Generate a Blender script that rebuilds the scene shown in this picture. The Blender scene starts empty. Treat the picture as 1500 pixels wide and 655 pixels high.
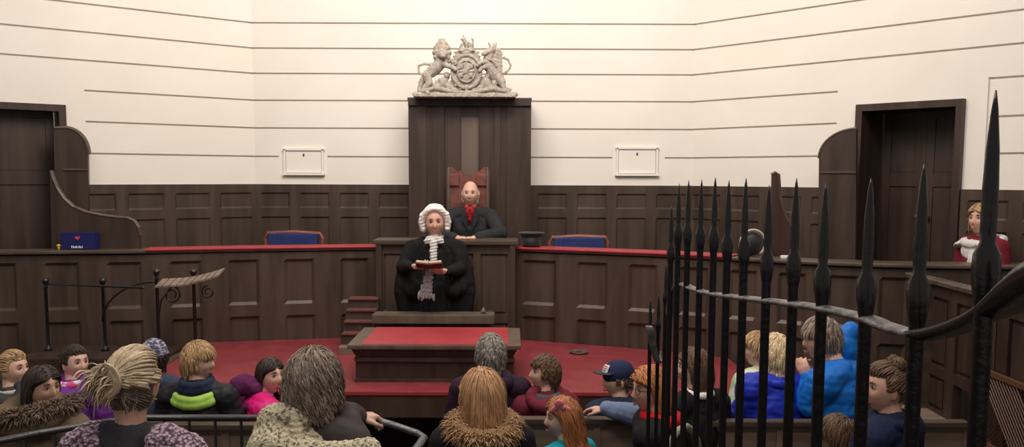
import bpy, bmesh, math, random
import numpy as np
from mathutils import Vector, Matrix, noise, Euler
PI = math.pi
random.seed(7)
scn = bpy.context.scene
COL = scn.collection
# ------------------------------------------------------------------ camera, world, lights
F = 1300.0; CX = 750.0; CY = 383.0; CAMZ = 2.33
PITCH = math.radians(5.5); ROLL = math.radians(0.22)
cam_d = bpy.data.cameras.new('camera'); cam = bpy.data.objects.new('camera', cam_d); COL.objects.link(cam)
cam_d.sensor_width = 36; cam_d.lens = F / 1500 * 36; cam_d.shift_y = (CY - 327.5) / 1500
cam_d.clip_start = 0.05
CR = Matrix.Rotation(PI/2 - PITCH, 3, 'X') @ Matrix.Rotation(ROLL, 3, 'Z')
cam.matrix_world = Matrix.Translation((0, 0, CAMZ)) @ CR.to_4x4()
scn.camera = cam
def at(px, py, Y):
    d = CR @ Vector(((px - CX)/F, (CY - py)/F, -1)); k = Y / d.y
    return Vector((0, 0, CAMZ)) + d * k
scn.view_settings.view_transform = 'Standard'; scn.view_settings.look = 'None'
scn.view_settings.gamma = 1; scn.view_settings.use_curve_mapping = False
scn.view_settings.exposure = 0.0
w = bpy.data.worlds.new('world'); scn.world = w; w.use_nodes = True
w.node_tree.nodes['Background'].inputs[0].default_value = (1, .93, .87, 1)
w.node_tree.nodes['Background'].inputs[1].default_value = .27
def area(name, loc, target, size, sy, power, col=(1, .92, .83)):
    l = bpy.data.lights.new(name, 'AREA'); l.shape = 'RECTANGLE'; l.size = size; l.size_y = sy
    l.energy = power; l.color = col
    o = bpy.data.objects.new(name, l); COL.objects.link(o); o.location = loc
    o.rotation_euler = (Vector(target) - Vector(loc)).to_track_quat('-Z', 'Y').to_euler()
    return o
area('hall_light', (-.4, 5.6, 6.0), (-.4, 9.2, 3.6), 3.6, 1.0, 188)
area('hall_light', (-.4, 4.2, 6.1), (-.4, 6.2, 0.6), 3.0, 1.6, 105)
area('hall_light', (2.6, 3.0, 6.0), (3.4, 7.4, 3.6), 1.6, 1.0, 68)
area('hall_light', (-3.2, 3.2, 6.0), (-4.2, 8.0, 3.6), 1.6, 1.0, 42)
area('gallery_fill', (-.6, .6, 6.0), (-.4, 4.6, 1.0), 2.4, 1.0, 75)  # unseen fill lamp, added to brighten faces and hair of the audience

# ------------------------------------------------------------------ materials
def nd(t, typ, **kw):
    n = t.nodes.new(typ)
    for k, v in kw.items():
        if k in n.inputs: n.inputs[k].default_value = v
        else: setattr(n, k, v)
    return n
MATS = {}
def mat(name, col, rough=.6, metal=0, col2=None, scale=(8, 8, 8), detail=4, bump=0, bscale=None, spec=.4,
        sss=0, dist=.4, kind='noise', sheen=0, island=0, lo=.35, hi=.65):
    if name in MATS: return MATS[name]
    m = bpy.data.materials.new(name); MATS[name] = m; m.use_nodes = True
    t = m.node_tree; b = t.nodes['Principled BSDF']; L = t.links.new
    c4 = lambda c: (c[0], c[1], c[2], 1)
    b.inputs['Base Color'].default_value = c4(col); b.inputs['Roughness'].default_value = rough
    b.inputs['Metallic'].default_value = metal; b.inputs['Specular IOR Level'].default_value = spec
    if sss:
        b.inputs['Subsurface Weight'].default_value = sss; b.inputs['Subsurface Radius'].default_value = (1, .35, .2)
        b.inputs['Subsurface Scale'].default_value = .01
    if sheen: b.inputs['Sheen Weight'].default_value = sheen
    tc = nd(t, 'ShaderNodeTexCoord'); mp = nd(t, 'ShaderNodeMapping'); mp.inputs['Scale'].default_value = scale
    L(tc.outputs['Object'], mp.inputs['Vector'])
    if kind == 'noise':
        n = nd(t, 'ShaderNodeTexNoise'); n.inputs['Scale'].default_value = 1; n.inputs['Detail'].default_value = detail
        n.inputs['Distortion'].default_value = dist; fac = n.outputs['Fac']
    else:
        n = nd(t, 'ShaderNodeTexVoronoi'); n.inputs['Scale'].default_value = 1; fac = n.outputs['Distance']
        if kind == 'cellcol': fac = n.outputs['Color']
    L(mp.outputs[0], n.inputs['Vector'])
    r = nd(t, 'ShaderNodeValToRGB'); L(fac, r.inputs['Fac'])
    r.color_ramp.elements[0].position = lo; r.color_ramp.elements[1].position = hi
    r.color_ramp.elements[0].color = c4(col); r.color_ramp.elements[1].color = c4(col2 or col)
    src = r.outputs['Color']
    if island:
        g = nd(t, 'ShaderNodeNewGeometry'); hs = nd(t, 'ShaderNodeHueSaturation'); mr = nd(t, 'ShaderNodeMapRange')
        L(g.outputs['Random Per Island'], mr.inputs['Value'])
        mr.inputs['To Min'].default_value = 1 - island; mr.inputs['To Max'].default_value = 1 + island
        L(mr.outputs[0], hs.inputs['Value']); L(src, hs.inputs['Color']); src = hs.outputs['Color']
    if col2 or island: L(src, b.inputs['Base Color'])
    if bump:
        bp = nd(t, 'ShaderNodeBump'); bp.inputs['Strength'].default_value = bump; bp.inputs['Distance'].default_value = .01
        if bscale:
            n2 = nd(t, 'ShaderNodeTexNoise'); n2.inputs['Scale'].default_value = bscale; n2.inputs['Detail'].default_value = 3
            L(tc.outputs['Object'], n2.inputs['Vector']); L(n2.outputs['Fac'], bp.inputs['Height'])
        else: L(fac, bp.inputs['Height'])
        L(bp.outputs[0], b.inputs['Normal'])
    return m
PLASTER = mat('cream plaster', (.80, .755, .70), .75, col2=(.76, .71, .65), scale=(1.2, 1.2, 1.2), bump=.05, bscale=30)
WOOD = mat('dark oak', (.043, .0275, .020), .42, col2=(.074, .050, .0375), scale=(9, 9, 1.1), bump=.12, detail=6)
WOODH = mat('dark oak rail', (.052, .036, .027), .4, col2=(.092, .066, .050), scale=(1.5, 14, 14), bump=.1, detail=6)
WOODD = mat('deep brown oak', (.028, .016, .012), .45, col2=(.055, .033, .025), scale=(10, 10, 1.0), bump=.1, detail=6)
WOODL = mat('worn pale oak', (.20, .15, .115), .5, col2=(.13, .095, .075), scale=(2, 12, 12), bump=.1)
OAKM = mat('grey oak', (.088, .062, .046), .45, col2=(.125, .092, .072), scale=(9, 9, 1), bump=.1)
FLOORM = mat('floor boards', (.035, .026, .022), .6, col2=(.06, .045, .035), scale=(8, 1, 8), bump=.1)
LEATHER = mat('red leather', (.18, .022, .029), .45, col2=(.225, .034, .042), scale=(5, 5, 5), bump=.15, bscale=90)
LEATHE = mat('dark red edge leather', (.26, .016, .026), .45, col2=(.32, .026, .036), scale=(5, 5, 5))
LEATHB = mat('bright red leather', (.30, .028, .038), .42, col2=(.35, .040, .052), scale=(5, 5, 5), bump=.1, bscale=90)
IRON = mat('black painted iron', (.006, .006, .008), .28, spec=.6, bump=.15, bscale=60)
IRONW = mat('worn grey iron', (.12, .12, .13), .42, metal=.6, col2=(.30, .30, .31), scale=(30, 30, 30), bump=.3, bscale=120)
STEEL = mat('polished handrail steel', (.07, .075, .09), .38, metal=.4, col2=(.16, .17, .19), scale=(60, 60, 60), bump=.2)
STONE = mat('carved stone', (.30, .26, .22), .85, col2=(.46, .40, .345), scale=(28, 28, 28), bump=.7, bscale=80)
BLACK = mat('black felt', (.008, .008, .009), .55, sheen=.2)
GOLD = mat('brass', (.45, .33, .12), .35, metal=.9)

# ------------------------------------------------------------------ object helpers
def mk(name, verts, faces, m=None, parent=None, smooth=False, mi=None):
    me = bpy.data.meshes.new(name); me.from_pydata([tuple(v) for v in verts], [], [tuple(f) for f in faces])
    o = bpy.data.objects.new(name, me); COL.objects.link(o)
    ms = m if isinstance(m, (list, tuple)) else [m]
    for q in ms:
        if q: me.materials.append(q)
    if mi is not None: me.polygons.foreach_set('material_index', mi)
    if smooth: me.polygons.foreach_set('use_smooth', [True]*len(me.polygons))
    if parent: o.parent = parent
    me.update(); return o
def tag(o, label=None, cat=None, group=None, kind=None):
    if label: o['label'] = label
    if cat: o['category'] = cat
    if group: o['group'] = group
    if kind: o['kind'] = kind
    return o
def thing(name, label, cat, loc=(0, 0, 0), rz=0, group=None):
    o = bpy.data.objects.new(name, None); COL.objects.link(o); o.location = loc; o.rotation_euler = (0, 0, rz)
    o.empty_display_size = .1
    return tag(o, label, cat, group)
class MB:
    def __init__(s): s.v = []; s.f = []; s.m = []
    def add(s, v, f, mi=0):
        b = len(s.v); s.v += [Vector(q) for q in v]; s.f += [tuple(i + b for i in q) for q in f]; s.m += [mi]*len(f); return s
    def box(s, c, size, rz=0, mi=0, M=None, taper=1, bev=0):
        hx, hy, hz = size[0]/2, size[1]/2, size[2]/2
        R = Matrix.Rotation(rz, 3, 'Z')
        if bev and min(hx, hy, hz) > bev*1.2:
            bm = bmesh.new(); bmesh.ops.create_cube(bm, size=1)
            for q in bm.verts: q.co = Vector((q.co.x*2*hx, q.co.y*2*hy, q.co.z*2*hz))
            bmesh.ops.bevel(bm, geom=bm.edges[:], offset=bev, segments=2, affect='EDGES', profile=.7)
            vs = [q.co.copy() for q in bm.verts]; bm.verts.index_update()
            fs = [[q.index for q in f.verts] for f in bm.faces]; bm.free()
        else:
            vs = [Vector((x*hx*(taper if z < 0 else 1), y*hy*(taper if z < 0 else 1), z*hz)) for x in (-1, 1) for y in (-1, 1) for z in (-1, 1)]
            fs = [(0, 1, 3, 2), (4, 6, 7, 5), (0, 4, 5, 1), (2, 3, 7, 6), (0, 2, 6, 4), (1, 5, 7, 3)]
        vs = [(M @ q if M else R @ q + Vector(c)) for q in vs]
        return s.add(vs, fs, mi)
    def tube(s, pts, rad, n=8, mi=0, flat=1.0, up=None, cap=True):
        pts = [Vector(p) for p in pts]; N = len(pts)
        rs = rad if isinstance(rad, (list, tuple)) else [rad]*N
        vs = []; prev = None
        for i, p in enumerate(pts):
            t = (pts[min(i+1, N-1)] - pts[max(i-1, 0)])
            t = t.normalized() if t.length > 1e-9 else Vector((0, 0, 1))
            u = Vector(up) if up is not None else (prev if prev else (Vector((0, 0, 1)) if abs(t.z) < .9 else Vector((1, 0, 0))))
            a = (u - t*u.dot(t))
            a = a.normalized() if a.length > 1e-6 else t.orthogonal().normalized()
            prev = a; b = t.cross(a); r = rs[i]
            for k in range(n):
                th = 2*PI*k/n; vs.append(p + a*(math.sin(th)*r*flat) + b*(math.cos(th)*r))
        fs = [(i*n+k, i*n+(k+1) % n, (i+1)*n+(k+1) % n, (i+1)*n+k) for i in range(N-1) for k in range(n)]
        if cap: fs += [tuple(range(n-1, -1, -1)), tuple((N-1)*n+k for k in range(n))]
        return s.add(vs, fs, mi)
    def lathe(s, prof, c=(0, 0, 0), n=20, mi=0, M=None):
        vs = []; R = len(prof)
        for r, z in prof:
            for k in range(n): vs.append(Vector((r*math.cos(2*PI*k/n), r*math.sin(2*PI*k/n), z)))
        vs = [(M @ q if M else q + Vector(c)) for q in vs]
        fs = [(i*n+k, i*n+(k+1) % n, (i+1)*n+(k+1) % n, (i+1)*n+k) for i in range(R-1) for k in range(n)]
        fs += [tuple(range(n-1, -1, -1)), tuple((R-1)*n+k for k in range(n))]
        return s.add(vs, fs, mi)
    def prism(s, poly, th, M, mi=0):     # poly in local XZ, thickness along Y
        n = len(poly)
        vs = [M @ Vector((x, -th/2, z)) for x, z in poly] + [M @ Vector((x, th/2, z)) for x, z in poly]
        fs = [tuple(range(n)), tuple(range(2*n-1, n-1, -1))] + [(i, i+n, (i+1) % n+n, (i+1) % n) for i in range(n)]
        return s.add(vs, fs, mi)
    def ell(s, c, r, R=None, sub=2, mi=0):
        v, f = ico(sub); R = R or Matrix.Identity(3)
        return s.add([R @ Vector((q[0]*r[0], q[1]*r[1], q[2]*r[2])) + Vector(c) for q in v], f, mi)
    def cap(s, p0, p1, r0, r1=None, n=12, mi=0):
        p0 = Vector(p0); p1 = Vector(p1); r1 = r0 if r1 is None else r1
        d = p1 - p0; L = d.length
        if L < 1e-6: return s.ell(p0, (r0,)*3, mi=mi)
        M = Matrix.Translation(p0) @ d.to_track_quat('Z', 'Y').to_matrix().to_4x4()
        pr = [(max(r0*math.sin(a), 1e-4), -r0*math.cos(a)) for a in (0, .45, .9, 1.3)] + \
             [(max(r1*math.cos(a), 1e-4), L + r1*math.sin(a)) for a in (.2, .6, 1.1, PI/2)]
        return s.lathe(pr, n=n, mi=mi, M=M)
    def chain(s, pts, rs):
        if not isinstance(rs, (list, tuple)): rs = [rs]*len(pts)
        for i in range(len(pts)-1): s.cap(pts[i], pts[i+1], rs[i], rs[i+1])
        return s
    def ring(s, c, R1, R2, r, tilt=0, n=16, a0=0, a1=2*PI):
        M = Matrix.Rotation(tilt, 3, 'X')
        pts = [M @ Vector((R1*math.cos(a0+(a1-a0)*k/n), R2*math.sin(a0+(a1-a0)*k/n), 0)) + Vector(c) for k in range(n+1)]
        return s.chain(pts, r)
    def xf(s, M): s.v = [M @ q for q in s.v]; return s
    def build(s, name, m, parent=None, smooth=False):
        mats = m if isinstance(m, (list, tuple)) else [m]
        o = mk(name, s.v, s.f, mats, parent, smooth, s.m)
        return o
ICO = {}
def ico(sub):
    if sub not in ICO:
        bm = bmesh.new(); bmesh.ops.create_icosphere(bm, subdivisions=sub, radius=1)
        bm.verts.index_update(); ICO[sub] = ([tuple(v.co) for v in bm.verts], [tuple(q.index for q in f.verts) for f in bm.faces]); bm.free()
    return ICO[sub]
def vox(mb, name, m, parent, size=.007, smooth=4, fn=None, fac=.6):
    """fuse overlapping volumes into one continuous skin"""
    o = mk(name, mb.v, mb.f, None, None)
    r = o.modifiers.new('r', 'REMESH'); r.mode = 'VOXEL'; r.voxel_size = size; r.use_smooth_shade = True
    if smooth:
        q = o.modifiers.new('s', 'SMOOTH'); q.iterations = smooth; q.factor = fac
    dg = bpy.context.evaluated_depsgraph_get(); dg.update()
    me = bpy.data.meshes.new_from_object(o.evaluated_get(dg))
    old = o.data; o.modifiers.clear(); o.data = me; bpy.data.meshes.remove(old); me.name = name
    for k in (m if isinstance(m, (list, tuple)) else [m]): me.materials.append(k)
    if fn:
        n = len(me.vertices); co = np.empty(n*3); no = np.empty(n*3)
        me.vertices.foreach_get('co', co); me.vertices.foreach_get('normal', no)
        co = co.reshape(-1, 3); no = no.reshape(-1, 3)
        d = np.array([fn(c) for c in co]); co = co + no*d[:, None]
        me.vertices.foreach_set('co', co.ravel())
    me.polygons.foreach_set('use_smooth', [True]*len(me.polygons))
    o.parent = parent; me.update(); return o
def folds(a=.006, f=9, seed=0):
    return lambda c: a*(noise.noise(Vector((c[0]*f+seed, c[1]*f, c[2]*f*.55))) + .5*noise.noise(Vector((c[0]*f*2.4, c[1]*f*2.4+seed, c[2]*f*1.6))))
def quilt(a=.007, per=.075, seed=0):
    def g(c):
        w = noise.noise(Vector((c[0]*7+seed, c[1]*7, c[2]*7)))
        return a*(abs(math.sin((c[2]+.012*w)*PI/per))**.5 - .6) + .005*noise.noise(Vector((c[0]*22, c[1]*22, c[2]*30+seed)))
    return g

# relief: a wall-like surface along a path, every cell at its own depth (None = opening)
class Path:
    def __init__(s, pts, side=1):
        s.p = [Vector((a, b)) for a, b in pts]; s.side = side; s.c = [0]
        for i in range(1, len(pts)): s.c.append(s.c[-1] + (s.p[i]-s.p[i-1]).length)
        s.L = s.c[-1]
    def at(s, t):
        c = s.c
        i = max(0, min(len(c)-2, int(np.searchsorted(c, t, 'right'))-1))
        d = (s.p[i+1]-s.p[i]); k = (t-c[i])/(c[i+1]-c[i]); return s.p[i] + d*k
    def tan(s, t, e=.03):
        a = s.at(max(0, t-e)); b = s.at(min(s.L, t+e)); return (b-a).normalized()
    def nrm(s, t): d = s.tan(t); return Vector((d.y, -d.x))*s.side
    def pt(s, t, z, dep=0): q = s.at(t) + s.nrm(t)*dep; return Vector((q.x, q.y, z))
    def s_of_px(s, px):
        best = min(range(1601), key=lambda i: abs((lambda q: 0 if 0 else (q[0]/q[1]*F*1.0 + CX - px))(s.at(s.L*i/1600))))
        return s.L*best/1600
def smooth_path(pts, n=90, side=1):
    P = [Vector(p) for p in pts]; P = [2*P[0]-P[1]] + P + [2*P[-1]-P[-2]]
    out = []
    seg = len(P)-3
    for i in range(seg):
        k = max(2, n//seg)
        for j in range(k + (1 if i == seg-1 else 0)):
            t = j/k; a, b, c, d = P[i:i+4]
            q = .5*((2*b) + (c-a)*t + (2*a-5*b+4*c-d)*t*t + (3*b-a-3*c+d)*t*t*t); out.append((q.x, q.y))
    return Path(out, side)
def relief(path, sb, zb, fn, name, m, th=.04, parent=None, maxs=None, zmap=None):
    sb = sorted(set(round(q, 4) for q in sb)); zb = sorted(set(round(q, 4) for q in zb))
    if maxs:
        o = []
        for a, b in zip(sb[:-1], sb[1:]):
            k = max(1, math.ceil((b-a)/maxs)); o += [a+(b-a)*j/k for j in range(k)]
        sb = o + [sb[-1]]
    NS, NZ = len(sb)-1, len(zb)-1
    D = [[fn((sb[i]+sb[i+1])/2, (zb[j]+zb[j+1])/2) for j in range(NZ)] for i in range(NS)]
    mb = MB(); cache = {}
    def V(i, j, d):
        k = (i, j, round(d, 4))
        if k not in cache: cache[k] = len(mb.v); mb.v.append(path.pt(sb[i], zb[j], d))
        return cache[k]
    def g(i, j):
        if 0 <= i < NS and 0 <= j < NZ: return -th if D[i][j] is None else D[i][j]
        return -th
    for i in range(NS):
        for j in range(NZ):
            if D[i][j] is not None: mb.f.append((V(i, j, D[i][j]), V(i+1, j, D[i][j]), V(i+1, j+1, D[i][j]), V(i, j+1, D[i][j])))
    for i in range(NS+1):
        for j in range(NZ):
            a, b = g(i-1, j), g(i, j)
            if abs(a-b) > 1e-5: mb.f.append((V(i, j, a), V(i, j, b), V(i, j+1, b), V(i, j+1, a)))
    for i in range(NS):
        for j in range(NZ+1):
            a, b = g(i, j-1), g(i, j)
            if abs(a-b) > 1e-5: mb.f.append((V(i, j, a), V(i+1, j, a), V(i+1, j, b), V(i, j, b)))
    mb.m = [0]*len(mb.f)
    return mb.build(name, m, parent)
def bevel_relief(path, sb, zb, rects, dep, mg, name, m, parent=None, base=0, th=.05, maxs=.12, fld=.35):
    """smooth sloping panels: depth given at the grid corners"""
    sb = set(sb); zb = set(zb)
    for a, b, c, d in rects: sb |= {a, a+mg, b-mg, b}; zb |= {c, c+mg, d-mg, d}
    sb = sorted(set(round(q, 4) for q in sb)); zb = sorted(set(round(q, 4) for q in zb)); o = []
    for a, b in zip(sb[:-1], sb[1:]):
        k = max(1, math.ceil((b-a)/maxs)); o += [a+(b-a)*j/k for j in range(k)]
    sb = o + [sb[-1]]
    def f(s, z):
        for a, b, c, d in rects:
            q = min(s-a, b-s, z-c, d-z)
            if q > 0: return base-dep*min(1, q/mg)
        return base
    mb = MB(); NS, NZ = len(sb), len(zb)
    for s in sb:
        for z in zb: mb.v.append(path.pt(s, z, f(s, z)))
    mb.f = [(i*NZ+j, (i+1)*NZ+j, (i+1)*NZ+j+1, i*NZ+j+1) for i in range(NS-1) for j in range(NZ-1)]
    k = len(mb.v)
    for s in sb: mb.v += [path.pt(s, zb[-1], -th), path.pt(s, zb[0], -th)]
    for i in range(NS-1): mb.f += [(i*NZ+NZ-1, (i+1)*NZ+NZ-1, k+2*i+2, k+2*i), (i*NZ, k+2*i+1, k+2*i+3, (i+1)*NZ), (k+2*i, k+2*i+2, k+2*i+3, k+2*i+1)]
    mb.m = [0]*len(mb.f)
    return mb.build(name, m, parent)
def panels(rects, mg=.035, dp=-.022, fld=-.008, base=0):
    """breaks + depth function for fielded panels; rects = (s0,s1,z0,z1)"""
    S = []; Z = []
    for a, b, c, d in rects: S += [a, a+mg, b-mg, b]; Z += [c, c+mg, d-mg, d]
    def fn(s, z):
        for a, b, c, d in rects:
            if a < s < b and c < z < d:
                return fld if (a+mg < s < b-mg and c+mg < z < d-mg) else dp
        return base
    return S, Z, fn

# ------------------------------------------------------------------ the room
CORL = (-2.68, 9.30); CORR = (1.86, 9.30)
LEN = 8.5
dl = Vector((-1.84, -1.46)).normalized(); dr = Vector((2.16, -2.33)).normalized()
facL = Path([(CORL[0]+dl.x*LEN, CORL[1]+dl.y*LEN), CORL]); facC = Path([CORL, CORR]); facR = Path([CORR, (CORR[0]+dr.x*LEN, CORR[1]+dr.y*LEN)])
GZ = [2.523, 2.816, 3.10, 3.374, 3.63, 3.885, 4.14, 4.395, 4.65, 4.9, 5.15, 5.4]
GH = .0085; ZT = 6.4; WAIN = 2.235; DAIS = 1.03
def wallfn(groove, hole=None):
    def fn(s, z):
        if hole and hole[0] < s < hole[1] and z < hole[2]: return None
        for (a, b, zz) in groove:
            if a < s < b and abs(z-zz) < GH: return -.03
        return 0
    return fn
def wall(name, path, grooves, hole=None, extra=None):
    sb = [0, path.L] + [q for g in grooves for q in g[:2]]; zb = [0, ZT] + [g[2]+k for g in grooves for k in (-GH, GH)]
    f0 = wallfn(grooves, hole)
    if hole: sb += hole[:2]; zb += [hole[2]]
    if extra: sb += [extra[0]-GH, extra[0]+GH]; zb += [extra[1], extra[2]]
    fn = (lambda s, z: -.02 if (extra and abs(s-extra[0]) < GH and extra[1] < z < extra[2]) else f0(s, z))
    o = relief(path, sb, zb, fn, name, PLASTER, th=.06); tag(o, kind='structure'); return o
sL = lambda px: facL.s_of_px(px)
sR = lambda px: facR.s_of_px(px)
sC = lambda px: facC.s_of_px(px)
doorLz = at(60, 155, 8.0).z; doorRz = at(1325, 153, 7.66).z
doorL = (sL(-150) if False else facL.L-5.3, sL(98)); doorR = (sR(1253), sR(1402))
gC = [(0, facC.L, z) for z in GZ[1:]] + [(0, sC(410), GZ[0]), (sC(481), sC(895), GZ[0]), (sC(972), facC.L, GZ[0])]
wall('wall_back', facC, gC)
gL = [(0, facL.L, z) for z in GZ[3:]] + [(sL(131), facL.L, z) for z in GZ[:3]]
wall('wall_left', facL, gL, hole=(doorL[0], doorL[1], doorLz))
gR = [(0, facR.L, z) for z in GZ[4:]] + [(0, facR.L, GZ[3]+.0)] + [(0, sR(1220), z) for z in GZ[:3]] + [(sR(1438), facR.L, z) for z in (GZ[2]+.02, GZ[1]-.0, GZ[0]-.0)]
wall('wall_right', facR, gR, hole=(doorR[0], doorR[1], doorRz), extra=(sR(1438), WAIN, GZ[2]+.03))
# wainscot panelling on the three walls
def wainscot(name, path, s0, s1, skip=None, pitch=.42):
    R = []; n = max(1, round((s1-s0)/pitch)); p = (s1-s0)/n
    for i in range(n):
        a, b = s0+p*i+.05, s0+p*(i+1)-.05
        R += [(a, b, 1.99, 2.15), (a, b, 1.40, 1.90)]
    return tag(bevel_relief(path, [s0, s1], [DAIS, WAIN], R, .014, .018, name, WOOD, base=.035, th=.0), kind='structure')
wainscot('trim_1', facC, 0, facC.L)
wainscot('trim_2', facL, doorL[1]+.03, facL.L)
wainscot('trim_3', facR, 0, doorR[0]-.03)
wainscot('trim_4', facR, doorR[1]+.03, facR.L)
# floor: well, tiers, dais in one mesh
fl = MB()
fl.box((0, 6.2, -.05), (15, 3.6+.5, .1)); fl.box((0, 4.1, -.05), (15, .9, .1))
fl.box((0, 3.43, .125), (15, .9, .45)); fl.box((0, .3, .325), (15, 5.4, .85))
fl.build('floor', FLOORM)['kind'] = 'structure'
ceil = MB().box((0, 4, ZT+.05), (16, 12, .1)).build('ceiling', PLASTER); tag(ceil, kind='structure')

# doors
def doorway(name, path, s0, s1, zt, depth, leaf_split, label=None):
    root = bpy.data.objects.new(name, None); COL.objects.link(root); tag(root, kind='structure')
    t = path.tan((s0+s1)/2); n = path.nrm((s0+s1)/2)
    fr = MB()
    def bx(sa, sb, za, zb, da, db):
        c = path.pt((sa+sb)/2, (za+zb)/2, (da+db)/2); fr.box(c, (sb-sa, abs(db-da), zb-za), rz=math.atan2(t.y, t.x))
    bx(s0-.02, s0+.04, DAIS-.3, zt+.02, -depth, .05); bx(s1-.04, s1+.02, DAIS-.3, zt+.02, -depth, .05)
    bx(s0+.04, s1-.04, zt-.04, zt+.02, -depth, .05)
    fr.build('door_frame', WOODD, root)
    w = (s1-s0-.1)/leaf_split
    for k in range(leaf_split):
        a = s0+.05+w*k; b = a+w-.002
        S, Z, fn = panels([(a+.07, b-.07, zt-.60, zt-.10), (a+.07, b-.07, DAIS+.1, zt-.70)], mg=.03, dp=-.012)
        P2 = Path([tuple(path.at(0)-n*(depth-.04)), tuple(path.at(path.L)-n*(depth-.04))])
        lf = relief(P2, [a, b]+S, [DAIS-.3, zt-.02]+Z, fn, 'door_leaf', WOODD, th=.04, parent=root)
        kb = MB(); c = P2.pt(b-.04 if k == 0 else a+.04, DAIS+.95, .03); kb.ell(c, (.025, .025, .025)); kb.build('door_handle', GOLD, lf, True)
    return root
doorway('door_1', facL, doorL[1]-1.25, doorL[1], doorLz, .16, 2)
# plug beside left door (out of frame wall portion)
tag(relief(facL, [doorL[0], doorL[1]-1.25], [0, doorLz], lambda s, z: 0, 'trim_5', PLASTER, th=.05), kind='structure')
doorway('door_2', facR, doorR[0], doorR[1], doorRz, .42, 2)

# meter hatches in the wall
for (x0, x1, y0, y1, lb) in ((417, 472, 219, 255, 'small cream painted wall hatch left of the tall throne canopy'), (904, 963, 217, 256, 'small cream painted wall hatch right of the tall throne canopy')):
    a = at(x0, y1, 9.27); b = at(x1, y0, 9.27); c = (a+b)/2
    t = thing('wall_hatch', lb, 'hatch', (c.x, 9.30, a.z))
    w_, h_ = b.x-a.x, b.z-a.z
    fr = MB(); fr.box((0, -.012, h_-.0), (w_+.04, .03, .022)); fr.box((0, -.02, 0), (w_+.04, .045, .022))
    fr.box((-w_/2, -.012, h_/2), (.02, .03, h_)); fr.box((w_/2, -.012, h_/2), (.02, .03, h_))
    fr.build('frame', PLASTER, t)
    d = MB().box((0, -.004, h_/2), (w_-.03, .016, h_-.03), bev=.003).build('door_panel', PLASTER, t)
    MB().box((0, -.015, h_*.78), (.014, .008, .026)).build('keyhole', WOODD, d)

# ------------------------------------------------------------------ the judges' bench: curved panelled front
BR = 1.682
bench_pts = [(-5.5, 6.98), (-4.22, 7.32), (-3.15, 7.50), (-2.4, 7.72), (-1.25, 7.95), (-.5, 7.98), (.06, 7.85), (1.14, 7.42), (1.87, 7.0), (2.31, 6.74), (2.72, 6.58), (3.14, 6.50), (4.35, 6.42)]
BP = smooth_path(bench_pts, 120)
bench = thing('judges_bench', 'long curved dark oak panelled bench front sweeping across the courtroom', 'court bench')
rects = []
PXS = [(-30, 20), (60, 112), (152, 205), (245, 293), (331, 377), (414, 459), (497, 540), (765, 815), (845, 890), (922, 964), (996, 1040), (1070, 1112), (1142, 1184), (1216, 1262), (1292, 1335)]
for a, b in PXS:
    sa, sb_ = BP.s_of_px(a), BP.s_of_px(b); rects += [(sa, sb_, 1.19, BR-.09), (sa, sb_, .62, 1.09)]
bevel_relief(BP, [0, BP.L], [0, BR-.03], rects, .022, .026, 'front_panelling', WOOD, bench, th=.10)
def strip(path, s0, s1, z0, z1, d0, d1, name, m, parent, step=.1, th=.0):
    n = max(2, int((s1-s0)/step)); mb = MB(); vs = []; bev = min(.008, (z1-z0)/3)
    prof = [(d0, z0), (d1-bev, z0), (d1, z0+bev), (d1, z1-bev), (d1-bev, z1), (d0, z1)]; K = len(prof)
    for i in range(n+1):
        for d, z in prof: vs.append(path.pt(s0+(s1-s0)*i/n, z, d))
    fs = [(i*K+k, (i+1)*K+k, (i+1)*K+(k+1) % K, i*K+(k+1) % K) for i in range(n) for k in range(K)]
    fs += [tuple(range(K-1, -1, -1)), tuple(n*K+k for k in range(K))]
    mb.add(vs, fs); return mb.build(name, m, parent)
strip(BP, 0, BP.s_of_px(212), BR-.02, BR+.012, -.22, .03, 'oak_capping', WOODH, bench)
strip(BP, BP.s_of_px(1075), BP.L, BR-.02, BR+.012, -.22, .03, 'oak_capping', WOODH, bench)
for a, b in ((212, 550), (756, 1074)):
    strip(BP, BP.s_of_px(a), BP.s_of_px(b), BR-.02, BR+.012, -.24, .02, 'ledge', WOODH, bench)
    strip(BP, BP.s_of_px(a), BP.s_of_px(b), BR-.004, BR+.020, -.20, .030, 'red_leather_edge', LEATHE, bench)
# dais floor behind the bench
dz = MB(); pts = []
N = 40
for i in range(N+1):
    s = BP.L*i/N; q = BP.pt(s, DAIS, -.10); pts.append(q)
def wall_y(x):
    if x < CORL[0]: return CORL[1] + (x-CORL[0])*dl.y/dl.x
    if x > CORR[0]: return CORR[1] + (x-CORR[0])*dr.y/dr.x
    return CORL[1]
V_ = []
for q in pts: V_ += [Vector((q.x, q.y, DAIS)), Vector((q.x, max(q.y, wall_y(q.x)+.1), DAIS)), Vector((q.x, q.y, DAIS-.06)), Vector((q.x, max(q.y, wall_y(q.x)+.1), DAIS-.06))]
me = bpy.data.meshes.new('floor'); me.from_pydata([tuple(v) for v in V_], [], [(i*4, i*4+4, i*4+5, i*4+1) for i in range(N)] + [(i*4+2, i*4+3, i*4+7, i*4+6) for i in range(N)] + [(i*4, i*4+2, i*4+6, i*4+4) for i in range(N)]); me.materials.append(FLOORM)
o = bpy.data.objects.new('floor', me); COL.objects.link(o); tag(o, kind='structure')

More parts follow.
